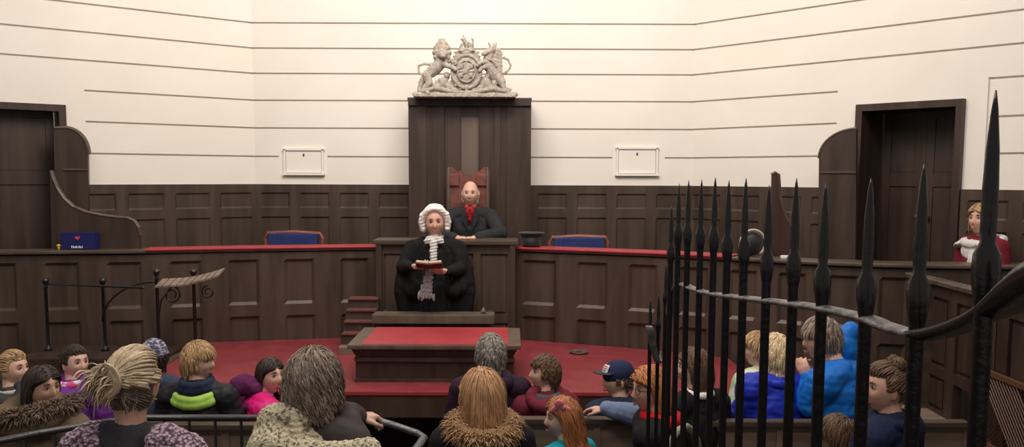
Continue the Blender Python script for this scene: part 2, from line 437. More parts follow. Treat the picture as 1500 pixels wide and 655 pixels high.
# projecting centre desk
cd = thing('judge_desk', 'projecting oak centre desk of the bench below the seated judge', 'desk', (0, 0, 0))
DY = 7.72
xa, xb = at(552, 360, DY).x, at(754, 360, DY).x; ztop = at(650, 355, DY).z
PC = Path([(xa, DY), (xb, DY)])
W_ = xb-xa
S, Z, fn = panels([(.06, .30, 1.12, ztop-.10), (.36, W_-.36, 1.12, ztop-.10), (W_-.30, W_-.06, 1.12, ztop-.10), (.06, .30, .55, 1.04), (.36, W_-.36, .55, 1.04), (W_-.30, W_-.06, .55, 1.04)], mg=.02)
relief(PC, [0, W_]+S, [0, ztop-.02]+Z, fn, 'front_panel', WOOD, th=.2, parent=cd)
MB().box(((xa+xb)/2, DY+.13, ztop), (W_+.06, .34, .04), bev=.01).build('desk_top', WOODH, cd)
for xx in (xa+.02, xb-.02): MB().box((xx, DY-.012, 1.26), (.05, .04, ztop*2-2.54)).build('corner_post', WOODD, cd)

# clerk's box: plank front in front of the clerk
ck = thing('clerk_desk', 'plain oak clerk desk front with a thick top plank below the robed clerk', 'desk')
CYD = 7.12; a = at(545, 461, CYD); b = at(724, 475, CYD)
MB().box(((a.x+b.x)/2, CYD+.09, (a.z+b.z)/2), (b.x-a.x, .2, a.z-b.z), bev=.01).build('top_plank', OAKM, ck)
PC = Path([(a.x+.03, CYD+.04), (b.x-.03, CYD+.04)]); W2 = PC.L
S, Z, fn = panels([(.08, W2/2-.04, .95, b.z-.04), (W2/2+.04, W2-.08, .95, b.z-.04)], mg=.02)
relief(PC, [0, W2]+S, [.875, b.z]+Z, fn, 'front_board', WOOD, th=.05, parent=ck)
for xx in (a.x+.045, b.x-.045): MB().box((xx, CYD+.30, 1.02), (.03, .42, .30)).build('side_board', WOOD, ck)
CLF = .33  # clerk's standing platform
MB().box((-.62, 7.42, CLF/2), (1.2, .5, CLF)).build('clerk_platform', FLOORM); tag(bpy.data.objects['clerk_platform'], 'low dark platform behind the clerk desk, under the robed clerk', 'platform')
# ink pot knob on the plank's right end
q = at(708, 458, CYD+.08); tag(MB().lathe([(.018, 0), (.022, .012), (.02, .03), (.009, .036), (.011, .048)], (q.x, CYD+.08, a.z)).build('brass_knob', OAKM, None, True), 'small turned knob on the right end of the clerk desk plank', 'knob')

# red carpeted steps left of the clerk
st = thing('carpeted_steps', 'small flight of wooden steps with red carpet treads left of the clerk', 'steps')
RC = mat('red carpet', (.085, .028, .022), .9, col2=(.12, .04, .032), scale=(40, 40, 40), bump=.3)
for k in range(5):
    yy = 7.16 + k*.11; p = at(520, 489-k*12, yy)
    x0_, x1_ = at(497, 490, 7.2).x, at(544, 490, 7.2).x
    zt_ = .93 + k*.082
    MB().box(((x0_+x1_)/2, yy+.08, (zt_+.87)/2), (x1_-x0_, .16, zt_-.87), bev=.004).build('step', WOODL if k == 0 else WOOD, st)
    if k: MB().box(((x0_+x1_)/2, yy+.07, zt_+.006), (x1_-x0_-.01, .17, .014), bev=.003).build('carpet_tread', RC, st)

# ------------------------------------------------------------------ large red table in the well
TZ = .87
TX0, TX1 = -2.66, 1.75; TY0 = 5.92
tb = thing('court_table', 'huge low court table covered in dull red leather filling the well', 'table', (-.45, 6.9, 0))
mb = MB(); tp = []
s0_, s1_ = None, None
ss = [BP.L*i/300 for i in range(301)]
back = [BP.pt(s, TZ, .004) for s in ss]; back = [Vector((p.x, p.y)) for p in back if TX0 < p.x < TX1]
cka, ckb = at(545, 461, CYD).x, at(724, 475, CYD).x
bk2 = []
for p in back:
    y = p.y
    if xa-.03 < p.x < xb+.03: y = min(y, DY-.035)
    if cka < p.x < ckb: y = CYD-.012
    bk2.append(Vector((p.x, y)))
back = bk2
off = Vector((-.45, 6.9, 0))
pl = [Vector((TX0, TY0))] + [Vector((TX1, TY0))] + [Vector((TX1, back[-1].y))] + list(reversed(back)) + [Vector((TX0, back[0].y))]
def slab(pl, z0, z1, name, m, parent):
    bm = bmesh.new(); vs = [bm.verts.new((p.x-off.x, p.y-off.y, z0)) for p in pl]; f = bm.faces.new(vs)
    r = bmesh.ops.extrude_face_region(bm, geom=[f]); 
    for v in r['geom']:
        if isinstance(v, bmesh.types.BMVert): v.co.z = z1
    bmesh.ops.recalc_face_normals(bm, faces=bm.faces[:]); bmesh.ops.triangulate(bm, faces=[q for q in bm.faces if len(q.verts) > 4])
    me = bpy.data.meshes.new(name); bm.to_mesh(me); bm.free(); me.materials.append(m)
    o = bpy.data.objects.new(name, me); COL.objects.link(o); o.parent = parent; return o
slab(pl, TZ-.04, TZ, 'leather_top', LEATHER, tb)
MB().box((0, TY0-6.9+.012, TZ-.1-.012), (TX1-TX0-.04, .03, .14)).box((TX0+.45+.03, .1, TZ-.11), (.03, 1.7, .14)).box((TX1+.45-.03, -.2, TZ-.11), (.03, 1.3, .14)).build('apron', WOOD, tb)
MB().box((0, TY0-6.9-.004, TZ-.014), (TX1-TX0, .012, .026), bev=.003).build('front_edging', mat('worn red edge', (.30, .04, .04), .5, col2=(.45, .17, .15), scale=(9, 9, 9), lo=.55, hi=.8), tb)
MB().box((TX0+.45-.035, .12, TZ-.005), (.075, 1.75, .03), bev=.006).build('side_rail', WOODH, tb)
for x in (TX0+.3, -.45, TX1-.3):
    for y in (TY0+.5, 7.0):
        MB().lathe([(.035, 0), (.05, .03), (.035, .08), (.055, .30), (.05, .6), (.04, .66), (.055, .70), (.055, TZ-.03)], (x+.45, y-6.9, 0)).build('leg', WOODD, tb, True)
q = at(848, 521, 7.25)
t = thing('tray', 'small oval silver grey tray lying on the right of the red table', 'tray', (q.x, q.y, TZ))
MB().lathe([(.055, 0), (.075, .006), (.082, .016), (.078, .016), (.07, .009), (.001, .008)], (0, 0, 0), n=24).build('dish', mat('tarnished pewter', (.25, .2, .19), .4, metal=.8), t, True)
MB().ell((0, 0, .012), (.02, .016, .014)).build('content', WOODD, t, True)

# raised desk box on the table
bx = thing('table_desk', 'oak desk box with bright red leather top standing on the red table', 'desk', (0, 0, TZ))
f0 = at(508, 506, 6.14); f1 = at(763, 506, 6.14); topz = f0.z+.0; HT = topz-TZ
cxm = (f0.x+f1.x)/2; Wb = f1.x-f0.x; bd = at(640, 480, 6.9); 
BY0, BY1 = 6.14, 6.88
MB().box((cxm, (BY0+BY1)/2, HT-.014), (Wb, BY1-BY0, .032), bev=.008).build('top_frame', OAKM, bx)
MB().box((cxm+.005, (BY0+BY1)/2+.0, HT+.003), (Wb-.19, BY1-BY0-.03, .008), bev=.002).build('leather_inset', LEATHB, bx)
mo = MB(); mo.box((cxm, (BY0+BY1)/2, HT-.048), (Wb-.05, BY1-BY0-.05, .036), taper=.97)
mo.box((cxm, (BY0+BY1)/2, HT-.08), (Wb-.085, BY1-BY0-.085, .03), taper=.97); mo.build('moulding', WOODD, bx)
PCx = Path([(cxm-Wb/2+.045, BY0+.055), (cxm+Wb/2-.045, BY0+.055)])
MB().box((cxm, (BY0+BY1)/2, (HT-.08)/2), (Wb-.10, BY1-BY0-.12, HT-.08)).build('body', WOODD, bx)
MB().box((cxm, BY0+.052, .012), (Wb-.085, .02, .024)).box((cxm, BY0+.052, HT-.11), (Wb-.085, .02, .03)).build('plinth', WOOD, bx)

# ------------------------------------------------------------------ throne canopy with arms
CYN = 8.82
a = at(598, 147, CYN); b = at(777, 360, CYN)
cn = thing('throne_canopy', 'tall dark oak throne back rising behind the judge', 'canopy', ((a.x+b.x)/2, CYN+.2, DAIS))
Wc = b.x-a.x; Hc = a.z-DAIS
PCn = Path([(-Wc/2, -.20), (Wc/2, -.20)])
k = Wc/179.0
ZB = [0, Hc-.05, Hc]
def cfn(s, z):
    x = s/k
    if z > Hc-.05: return .03
    for (l, r, d) in ((0, 26, 0), (26, 42, -.02), (42, 52, .0), (52, 76, -.025), (76, 102, -.035), (102, 126, -.02), (126, 134, 0), (134, 144, -.02), (144, 156, 0), (156, 179, 0)):
        if l <= x <= r: return d
    return 0
relief(PCn, [q*k for q in (0, 26, 42, 52, 76, 102, 126, 134, 144, 156, 179)], ZB, cfn, 'front_boards', WOODD, th=.45, parent=cn)
MB().box((0, -.171, (Hc-.16+.3)/2), (26*k*.98, .014, Hc-.16-.3)).build('pale_centre_panel', OAKM, cn)
MB().box((0, .0, Hc+.012), (Wc+.01, .46, .03), bev=.006).build('cornice', WOODD, cn)
# red leather throne chair
th_ = thing('judge_chair', 'ornate red brown leather high backed chair behind the judge', 'chair', (at(686, 300, 8.62).x, 8.62, DAIS))
CH = mat('oxblood leather', (.11, .035, .028), .45, col2=(.17, .055, .042), scale=(14, 14, 14), bump=.4)
zt_ = at(686, 244, 8.62).z-DAIS; hw = 62/F*8.62/2
pol = [(-hw, .35), (-hw, zt_-.02), (-hw+.05, zt_), (-hw+.10, zt_-.05), (-hw+.14, zt_-.03), (-.04, zt_-.11), (0, zt_-.07), (.04, zt_-.11), (hw-.14, zt_-.03), (hw-.10, zt_-.05), (hw-.05, zt_), (hw, zt_-.02), (hw, .35)]
MB().prism(pol, .07, Matrix.Identity(4)).build('backrest', CH, th_)
for sx in (-1, 1):
    MB().box((sx*(hw-.075), -.045, zt_-.13), (.09, .03, .11), bev=.008).build('back_panel', CH, th_)
    MB().cap((sx*(hw-.02), -.03, zt_-.02), (sx*(hw-.02), -.03, .4), .018).build('back_stud_edge', WOODH, th_, True)
MB().box((0, -.27, .43), (hw*2, .5, .10), bev=.02).build('seat', CH, th_)
for sx in (-1, 1):
    for yy in (-.46, -.02): MB().box((sx*(hw-.03), yy, .19), (.05, .05, .38)).build('leg', WOODD, th_)
    MB().box((sx*(hw-.0), -.27, .66), (.06, .46, .05), bev=.012).build('armrest', CH, th_)
    MB().box((sx*(hw-.0), -.46, .55), (.05, .05, .2)).build('arm_post', WOODD, th_)

# royal arms
AY = 8.72
def arms():
    o = thing('coat_of_arms', 'carved stone royal coat of arms with lion and unicorn on top of the throne canopy', 'sculpture')
    base = at(681, 143, AY); S_ = AY/F*.99
    def P(x, y, d=0): return Vector((base.x + (x-681)*S_, AY - d, base.z + (143-y)*S_))
    def tubeP(mb, pts, rs, d=.04):
        mb.chain([P(x, y, d if len(q) == 0 else q[0]) for x, y, *q in pts], [r*S_ for r in rs]); return mb
    oi = Vector((0, 0, 0))
    bs = MB()
    bs.box(P(681, 141.2, .0), (148*S_, .22, 4.5*S_))
    tubeP(bs, [(608, 139), (640, 138), (681, 139), (722, 138), (756, 139)], [3, 3.5, 3, 3.5, 3], .07)
    tubeP(bs, [(622, 135), (640, 131), (655, 134), (668, 137), (681, 137), (694, 137), (708, 134), (722, 131), (740, 135)], [3, 4, 3.5, 3, 3, 3, 3.5, 4, 3], .09)
    for x in range(640, 725, 9): bs.ell(P(x, 132+3*math.sin(x), .05), (5*S_, .03, 5*S_))
    for x, y, r in ((650, 122, 8), (662, 129, 6), (711, 121, 9), (703, 130, 6), (637, 130, 6), (727, 131, 6), (655, 112, 5), (716, 112, 6)): bs.ell(P(x, y, .03), (r*S_, .035, r*S_))
    rq = random.Random(12)
    for (cx_, cy_, w_, h_, n_) in ((657, 124, 14, 10, 26), (708, 124, 14, 10, 26), (632, 130, 10, 6, 10), (733, 130, 10, 6, 10)):
        for i in range(n_):
            x = cx_+rq.uniform(-w_, w_); y = cy_+rq.uniform(-h_, h_); a_ = rq.uniform(0, 6.3); r_ = rq.uniform(3, 6)
            bs.chain([P(x, y, .02), P(x+r_*math.cos(a_), y+r_*math.sin(a_), .045), P(x+r_*math.cos(a_+1), y+r_*math.sin(a_+1), .03)], [2.2*S_, 1.8*S_, 1.2*S_])
    vox(bs, 'base_scroll', STONE, o, .0045, 2, folds(.004, 45))
    sh = MB(); sh.ell(P(684, 107, .05), (20*S_, .05, 23*S_), sub=3);
    pts = [P(684+20.5*math.cos(t), 107-23.5*math.sin(t), .075) for t in [2*PI*i/24 for i in range(25)]]; sh.chain(pts, 2.6*S_)
    pts = [P(684+13*math.cos(t), 107-15.5*math.sin(t), .098) for t in [2*PI*i/20 for i in range(21)]]; sh.chain(pts, 1.1*S_)
    sh.cap(P(684, 92, .1), P(684, 122, .1), .8*S_); sh.cap(P(671, 107, .1), P(697, 107, .1), .8*S_)
    for x, y in ((677, 100), (691, 100), (677, 113), (691, 113), (684, 107)):
        sh.ell(P(x, y, .1), (3*S_, .012, 3.4*S_)); sh.cap(P(x-3, y+3, .1), P(x+3, y-3, .11), 1*S_)
    tubeP(sh, [(684, 129), (684, 137)], [3, 2], .08)
    vox(sh, 'garter_shield', STONE, o, .004, 1, folds(.002, 60))
    cr = MB()   # helm, crown and lion crest
    cr.ell(P(684, 80, .04), (10*S_, .05, 7*S_)); tubeP(cr, [(674, 77), (694, 77)], [2.5, 2.5], .07)
    pts = [P(684+9*math.cos(t), 75, .03+.05*math.sin(t)) for t in [2*PI*i/14 for i in range(15)]]; cr.chain(pts, 1.7*S_)
    for t in (0, PI/4, PI/2, 3*PI/4, PI):
        cr.chain([P(684+9*math.cos(t), 74, .03+.05*math.sin(t)), P(684+9.5*math.cos(t), 69, .03+.05*math.sin(t)), P(684+4*math.cos(t), 65, .03+.02*math.sin(t)), P(684, 66, .03)], 1.3*S_)
    cr.chain([P(684, 70, .04), P(681, 64, .05), P(680, 60, .05)], [4*S_, 3.2*S_, 3*S_]); cr.cap(P(680, 60, .05), P(677, 61, .07), 1.8*S_)
    cr.chain([P(690, 70, .04), P(694, 64, .04), P(692, 60, .04)], [1.5*S_, 1.2*S_, 1.5*S_]); cr.cap(P(680, 58, .05), P(679, 55, .05), 1*S_)
    for sx in (-1, 1):
        for j in range(4): cr.chain([P(684+sx*6, 78, .04), P(684+sx*(13+j), 80+j*4, .05), P(684+sx*(17+2*j), 79+j*6, .05)], [3*S_, 3*S_, 1.6*S_])
    vox(cr, 'crowned_helm', STONE, o, .004, 1, folds(.003, 50))
    li = MB()   # lion supporter, facing out, leaning to the shield
    li.ell(P(648, 79, .05), (12*S_, .075, 15*S_)); li.ell(P(650, 83, .10), (7.5*S_, .05, 8*S_)); li.ell(P(651, 87, .135), (4*S_, .03, 3.4*S_))
    for j in range(12):
        t = 2*PI*j/12; li.ell(P(648.5+10*math.cos(t), 80-13*math.sin(t), .06), (4*S_, .04, 4.5*S_))
    li.ell(P(648, 66, .05), (6*S_, .05, 5*S_)); li.cap(P(643, 67, .07), P(653, 67, .07), 1.6*S_)
    for xx in (-3, 0, 3): li.cap(P(648+xx, 66, .06), P(648+xx*1.3, 61, .06), 1.5*S_)
    tubeP(li, [(648, 92), (638, 103), (627, 112)], [9, 9, 7.5]); tubeP(li, [(650, 96, .07), (660, 100, .1), (668, 104, .1)], [5, 3.6, 3.8])
    tubeP(li, [(650, 92, .03), (662, 91, .06), (668, 95, .08)], [4.5, 3.2, 3.6])
    tubeP(li, [(627, 112, .05), (630, 124, .07), (622, 133, .08), (629, 138, .1)], [7.5, 5, 3.4, 3.2]); tubeP(li, [(626, 112, .02), (618, 122, .02), (615, 133, .03), (621, 138, .05)], [7, 4.5, 3, 3.2])
    tubeP(li, [(622, 113), (614, 108), (614, 98), (622, 95), (632, 96)], [2, 1.7, 1.6, 1.8, 2.6], .02)
    vox(li, 'lion', STONE, o, .0045, 2, folds(.005, 42))
    un = MB()   # unicorn supporter
    tubeP(un, [(726, 112), (718, 100), (715, 88), (719, 78)], [9, 9, 7.5, 6.5]); tubeP(un, [(720, 76, .06), (712, 80, .08), (708, 82, .09)], [5.5, 4, 3])
    tubeP(un, [(719, 72, .06), (716, 66, .07)], [1.8, 1]); tubeP(un, [(725, 71, .05), (727, 66, .05)], [2, 1]);
    tubeP(un, [(722, 74, .06), (724, 64, .06)], [1.5, .7])
    for j in range(7): tubeP(un, [(724, 74+j*5, .04), (731, 76+j*5.5, .04), (735, 82+j*5.5, .04)], [3.4, 3, 1.5])
    tubeP(un, [(715, 93, .07), (705, 94, .1), (700, 99, .1)], [5, 3, 2.8]); tubeP(un, [(716, 98, .07), (708, 102, .1), (703, 106, .1)], [4.5, 3, 2.5])
    tubeP(un, [(728, 112, .05), (735, 122, .06), (738, 132, .07), (744, 138, .08)], [9, 6, 3.2, 3]); tubeP(un, [(726, 114, .03), (724, 126, .06), (728, 137, .08)], [7, 4, 3])
    tubeP(un, [(735, 110), (744, 105), (748, 97), (744, 89), (738, 86)], [2, 1.8, 1.6, 1.8, 2], .02)
    tubeP(un, [(712, 88, .09), (722, 92, .11), (728, 100, .1)], [1.3, 1.3, 1.3])
    vox(un, 'unicorn', STONE, o, .0045, 2, folds(.005, 42))
arms()

# ------------------------------------------------------------------ boards and wings beside the doors
def board(name, label, cat, poly_px, D, th, rz=0, m=WOODD, lip=True, mould=None):
    c = at(sum(p[0] for p in poly_px)/len(poly_px), 300, D)
    t = thing(name, label, cat, (c.x, D, DAIS), rz)
    ex = 1/math.cos(rz)
    loc = [((at(x, y, D).x-c.x)*ex, at(x, y, D).z-DAIS) for x, y in poly_px]
    zmin = min(z for _, z in loc)
    loc = [(x, (0 if z < zmin+.02 else z)) for x, z in loc]
    MB().prism(loc, th, Matrix.Identity(4)).build('board', m, t)
    if lip:
        top = [(x, z) for x, z in loc if z > 0]
        MB().tube([(x, 0, z) for x, z in top], th*.62, n=8, flat=.45).build('edge_capping', WOODH, t)
    if mould:
        (x0, x1, y) = mould; a = at(x0, y, D); b = at(x1, y, D)
        MB().box((((a.x+b.x)/2-c.x)*ex, -th/2-.006, a.z-DAIS), ((b.x-a.x)*ex, .014, .02)).build('moulding', WOODH, t)
    return t
arcR = [(1250-45*math.cos(t), 232-42*math.sin(t)) for t in [PI/2*i/10 for i in range(11)]]
board('arched_screen', 'arch topped dark oak screen standing left of the right hand door', 'screen', arcR + [(1250, 384), (1205, 384)], 7.72, .06, rz=-.55, mould=(1207, 1249, 252))
arcL = [(97+30*math.sin(t), 226-38*math.cos(t)) for t in [PI/2*i/10 for i in range(11)]]
board('arched_screen', 'arch topped dark oak screen standing right of the left hand door', 'screen', [(84, 189)] + arcL + [(127, 372), (84, 372)], 8.05, .08, rz=.3, mould=(96, 128, 248))
sw = [(78, 250), (81, 260), (87, 275), (97, 291), (110, 303), (128, 311), (150, 316), (172, 319), (186, 320), (195, 324), (201, 333), (203, 345), (203, 370), (78, 372)]
board('curved_wing', 'dark oak bench wing with a swooping curved top edge on the left', 'bench wing', sw, 7.62, .05, rz=.1)
board('curved_wing', 'tall pointed dark oak bench wing rising above the rail behind the railings', 'bench wing', [(1131, 256), (1136, 253), (1141, 256), (1142, 275), (1144, 295), (1149, 315), (1158, 333), (1166, 345), (1166, 382), (1131, 382)], 7.2, .05, rz=-.2, m=mat('red brown oak', (.035, .016, .012), .4, col2=(.055, .025, .019), scale=(10, 10, 1)))

# hats on the rail
q = at(778, 362, 8.0)
t = thing('top_hat', 'black top hat lying upside down on the bench right of the judge', 'hat', (q.x, 7.90, BR+.026))
MB().lathe([(.075, 0), (.082, .004), (.084, .02), (.088, .10), (.084, .10), (.078, .012), (.001, .01)], n=28).build('crown', BLACK, t, True)
MB().lathe([(.086, .098), (.105, .104), (.118, .116), (.116, .122), (.10, .112), (.084, .106)], n=28).build('brim', BLACK, t, True)
MB().lathe([(.0865, .085), (.0905, .085), (.0905, .10), (.0865, .10)], n=28).build('hat_band', mat('black ribbon', (.02, .02, .022), .3), t, True)
q = at(1102, 372, 7.1)
t = thing('bonnet', 'dark rounded bonnet with pale rim standing on the bench rail behind the railings', 'hat', (q.x, 7.12, BR+.012))
b_ = MB(); b_.ell((0, .03, .105), (.095, .08, .105), sub=3); b_.build('crown', BLACK, t, True)
MB().tube([(.10*math.cos(a), -.02-.01*math.sin(a), .105+.11*math.sin(a)) for a in [-.9+ (PI+1.8)*i/20 for i in range(21)]], .009, n=8).build('pale_rim', mat('cream ribbon', (.5, .42, .34), .7), t, True)
q = at(1146, 374, 7.0); tag(MB().box((q.x, 6.93, BR+.024), (.06, .05, .022), bev=.004).build('folded_paper', mat('white paper', (.8, .78, .75), .8)), 'small folded white paper on the rail at the pointed wing', 'paper')

# blue chairs behind the bench
BLUE = mat('blue upholstery', (.012, .022, .10), .7, col2=(.018, .032, .14), scale=(30, 30, 30), bump=.2)
RW = mat('red mahogany', (.16, .045, .035), .35, col2=(.24, .075, .06), scale=(3, 12, 12))
def armchair(x0, x1, yt, D, label, rz):
    a = at(x0, yt, D); b = at(x1, yt, D); W = b.x-a.x; H = a.z-DAIS
    t = thing('armchair', label, 'chair', ((a.x+b.x)/2, D, DAIS), rz, 'blue chairs behind the judges bench')
    MB().box((0, -.015, H-.075), (W*.84, .05, .13), bev=.012).box((0, -.0, H-.25), (W*.84, .05, .2), bev=.012).build('blue_back_pad', BLUE, t)
    f = MB().tube([(-W/2+.02, 0, H-.30), (-W/2+.005, 0, H-.06), (-W/2+.03, 0, H-.012), (0, .0, H), (W/2-.03, 0, H-.012), (W/2-.005, 0, H-.06), (W/2-.02, 0, H-.30)], .018, n=8)
    f.box((0, 0, H-.012), (W-.08, .03, .035), bev=.006); f.build('back_frame', RW, t, False)
    MB().box((0, -.25, H-.40), (W*.9, .48, .09), bev=.02).build('seat', BLUE, t)
    for sx in (-1, 1):
        for yy in (-.46, 0): MB().lathe([(.016, 0), (.024, .05), (.02, .2), (.026, H-.44)], (sx*(W/2-.05), yy, 0), n=10).build('leg', RW, t, True)
        MB().tube([(sx*(W/2-.01), 0, H-.18), (sx*(W/2+.0), -.2, H-.16), (sx*(W/2-.01), -.42, H-.18), (sx*(W/2-.03), -.44, H-.40)], .017, n=8).build('armrest', RW, t, True)
armchair(387, 474, 340, 8.60, 'red framed chair with blue back pad left of the clerk', -.06)
armchair(804, 892, 346, 8.45, 'red framed chair with blue back pad right of the top hat', .1)

# blue leaflet box left
q = at(120, 371, 7.55)
t = thing('leaflet_box', 'dark blue box with a red heart and white lettering on the left bench', 'box', (q.x, 7.53, BR+.012))
hW = 50/F*7.5; hH = .145
MB().box((0, 0, hH/2), (hW, .09, hH), bev=.004).build('box', mat('deep blue card', (.01, .012, .10), .5), t)
hb = MB()
hp = [(.022*math.sin(a)**3, .018*(.8125*math.cos(a)-.3125*math.cos(2*a)-.125*math.cos(3*a)-.0625*math.cos(4*a))) for a in [2*PI*i/24 for i in range(24)]]
hb.prism(hp, .004, Matrix.Translation((.0, -.047, .10))).build('heart', mat('heart red', (.6, .06, .08), .5), t)
lt = MB()
for i, hh in enumerate((.02, .02, .014, .02, .015, .02, .014, .02)): lt.box((-.05+i*.0125, -.047, .02+hh/2-.006), (.004 if i % 3 == 1 else .008, .004, hh))
lt.build('lettering', mat('white print', (.7, .72, .75), .6), t)
q = at(86, 358, 7.5); tag(MB().ell((q.x, 7.5, BR+.045), (.02, .016, .014)).ell((q.x+.0, 7.5, BR+.026), (.012, .012, .02)).build('yellow_badge', mat('yellow plastic', (.55, .42, .05), .4), None, True), 'tiny yellow knob shaped object left of the blue box', 'ornament')

# ------------------------------------------------------------------ right hand partition
pt_ = thing('side_partition', 'dark oak panelled partition running towards the viewer on the right', 'partition')
PX_ = 2.90; SP = Path([(PX_, 6.45), (PX_-.05, 2.2)])
R_ = []
for i in range(5):
    a = .12+i*.62; R_ += [(a, a+.50, 1.05, 1.52)]
    if i != 1: R_ += [(a, a+.50, .75, .98)]
S, Z, fn = panels(R_, mg=.03)
ga, gb = .12+.62+.0, .12+.62+.5
relief(SP, [0, SP.L, ga, gb]+S, [0, 1.60, .72, .98]+Z, lambda s, z: (None if ga < s < gb and .72 < z < .98 else fn(s, z)), 'panelling', WOODD, th=.06, parent=pt_)
strip(SP, 0, SP.L, 1.60, 1.64, -.06, .03, 'top_rail', WOODH, pt_)
strip(SP, .3, SP.L, .69, .73, .0, .16, 'ledge', WOODL, pt_)
MB().box((PX_-.03, 6.1, .8), (.09, .09, 1.6)).build('newel_post', WOODH, pt_)
la = MB(); LATM = mat('orange lattice wood', (.10, .045, .024), .5)
z0_, z1_ = .74, 1.50
gr = MB()
for i in range(-12, 26):
    for sg in (1, -1):
        y0 = 4.62+i*.035
        p0 = Vector((PX_-.045-.004*sg, y0 if sg > 0 else y0+.0, .74)); L_ = .42
        p1 = p0 + Vector((0, sg*L_, L_))
        if min(p0.y, p1.y) > 4.5 and max(p0.y, p1.y) < 5.35: gr.tube([p0, p1], .0045, n=4)
gr.box((PX_-.045, 4.92, .735), (.03, .9, .03)).box((PX_-.045, 4.92, 1.17), (.03, .9, .03)).box((PX_-.045, 4.48, .95), (.03, .03, .45)).box((PX_-.045, 5.36, .95), (.03, .03, .45))
gr.build('lattice_grille', LATM, pt_)

# ------------------------------------------------------------------ iron witness rail on the left
wr = thing('witness_rail', 'black wrought iron witness stand railing in front of the left bench panels', 'railing')
WD = 7.12
zb_ = .90
def post(px, yt, D, nm='post'):
    p = at(px, yt, D); m = MB(); H = p.z-zb_
    m.lathe([(.028, 0), (.03, .015), (.018, .03), (.014, .06), (.013, H-.09), (.02, H-.08), (.013, H-.065), (.013, H-.055), (.024, H-.04), (.03, H-.022), (.02, H-.006), (.002, H)], (p.x, D, zb_), n=12)
    return m.build(nm, IRON, wr, True), p
tops = [post(66, 407, WD), post(150, 407, WD), post(229, 394, WD-.25), post(283, 394, WD)]
r1 = at(66, 416, WD); r2 = at(229, 416, WD)
MB().cap(r1, (r2.x, WD-.25, r2.z), .009).build('top_bar', IRON, wr, True)
MB().tube([at(150+79*(1-math.cos(t*PI/2)), 470-57*math.sin(t*PI/2), WD-.02-.2*t) for t in [i/10 for i in range(11)]], .008).build('curved_brace', IRON, wr, True)
def scroll(cx, cy, r, D, turns=1.4, flip=1):
    return [at(cx+flip*r*(1-.62*i/20)*math.cos(-PI/2+turns*2*PI*i/20*1), cy+r*(1-.62*i/20)*math.sin(-PI/2+turns*2*PI*i/20), D) for i in range(21)]
MB().tube(scroll(305, 428, 10, WD-.02, flip=-1), .006).build('scroll_bracket', IRON, wr, True)
MB().tube(scroll(252, 432, 13, WD-.2), .007).tube([at(232, 470, WD-.24), at(236, 440, WD-.22), at(252, 419, WD-.2)], .007).build('scroll_bracket', IRON, wr, True)
sl = MB(); A = at(232, 418, WD-.25); B = at(326, 401, WD-.0); A2 = at(236, 411, WD-.02)
n_ = 9
for i in range(n_):
    t0, t1 = i/n_, (i+.86)/n_
    p = A.lerp(B, t0); q = A.lerp(B, t1); bend = lambda t: -.025*math.sin(t*PI)
    vv = []
    for (r_, t) in ((p, t0), (q, t1)):
        for dy, dz_ in ((-.07, -.012), (.09, .028)):
            for th2 in (0, .014): vv.append(r_+Vector((0, dy, dz_+th2+bend(t))))
    sl.add(vv, [(0, 1, 3, 2), (4, 6, 7, 5), (0, 4, 5, 1), (2, 3, 7, 6), (0, 2, 6, 4), (1, 5, 7, 3)])
sl.build('slatted_book_rest', WOODL, wr)
tag(MB().box(((at(50, 500, 7.1).x-2.74)/2, 7.08, .45), (-2.74-at(50, 500, 7.1).x, .52, .9), bev=.012).build('witness_platform', WOODD), 'dark oak platform carrying the iron witness railing', 'platform')
wr.location.z = 0

# ------------------------------------------------------------------ pews
def pew(x0, x1, D, ztop, seatz, label, name='pew', floorz=0, face=WOODL):
    t = thing(name, label, 'pew', ((x0+x1)/2, D, floorz)); W = x1-x0; zt = ztop-floorz; sz = seatz-floorz
    MB().box((0, .0, zt-.016), (W, .075, .034), bev=.008).build('top_rail', WOODH, t)
    P2 = Path([(-W/2, -.015), (W/2, -.015)]); n = max(1, round(W/.45)); p = W/n
    S, Z, fn = panels([(p*i+.02, p*(i+1)-.02, zt-.20, zt-.055) for i in range(n)], mg=.008, dp=-.012, fld=-.012)
    relief(P2, [0, W]+S, [sz-.1, zt-.03]+Z, fn, 'back_panel', face, th=.03, parent=t)
    MB().box((0, .22, sz-.02), (W, .40, .04), bev=.008).build('seat', WOODH, t)
    for sx in (-1, 1):
        MB().box((sx*(W/2-.02), .2, (sz-.04)/2), (.04, .4, sz-.04)).build('end_panel', WOOD, t)
    return t
PD = 4.86; PZ = at(820, 612, PD).z
PEWF = mat('brown pew oak', (.17, .118, .088), .5, col2=(.25, .18, .14), scale=(1.5, 12, 12), bump=.1)
pew(at(748, 612, PD).x, at(1000, 612, PD).x, PD, PZ, .45, 'oak pew behind which the boy in maroon and the boy in a cap sit', face=PEWF)
pew(at(1006, 612, PD).x, 2.55, PD, PZ-.01, .56, 'oak pew seen through the railings, behind the royal blue jacket', face=PEWF)
pew(-3.7, at(440, 612, PD).x, PD, PZ-.04, .45, 'oak pew on the left behind the black railing', face=PEWF)
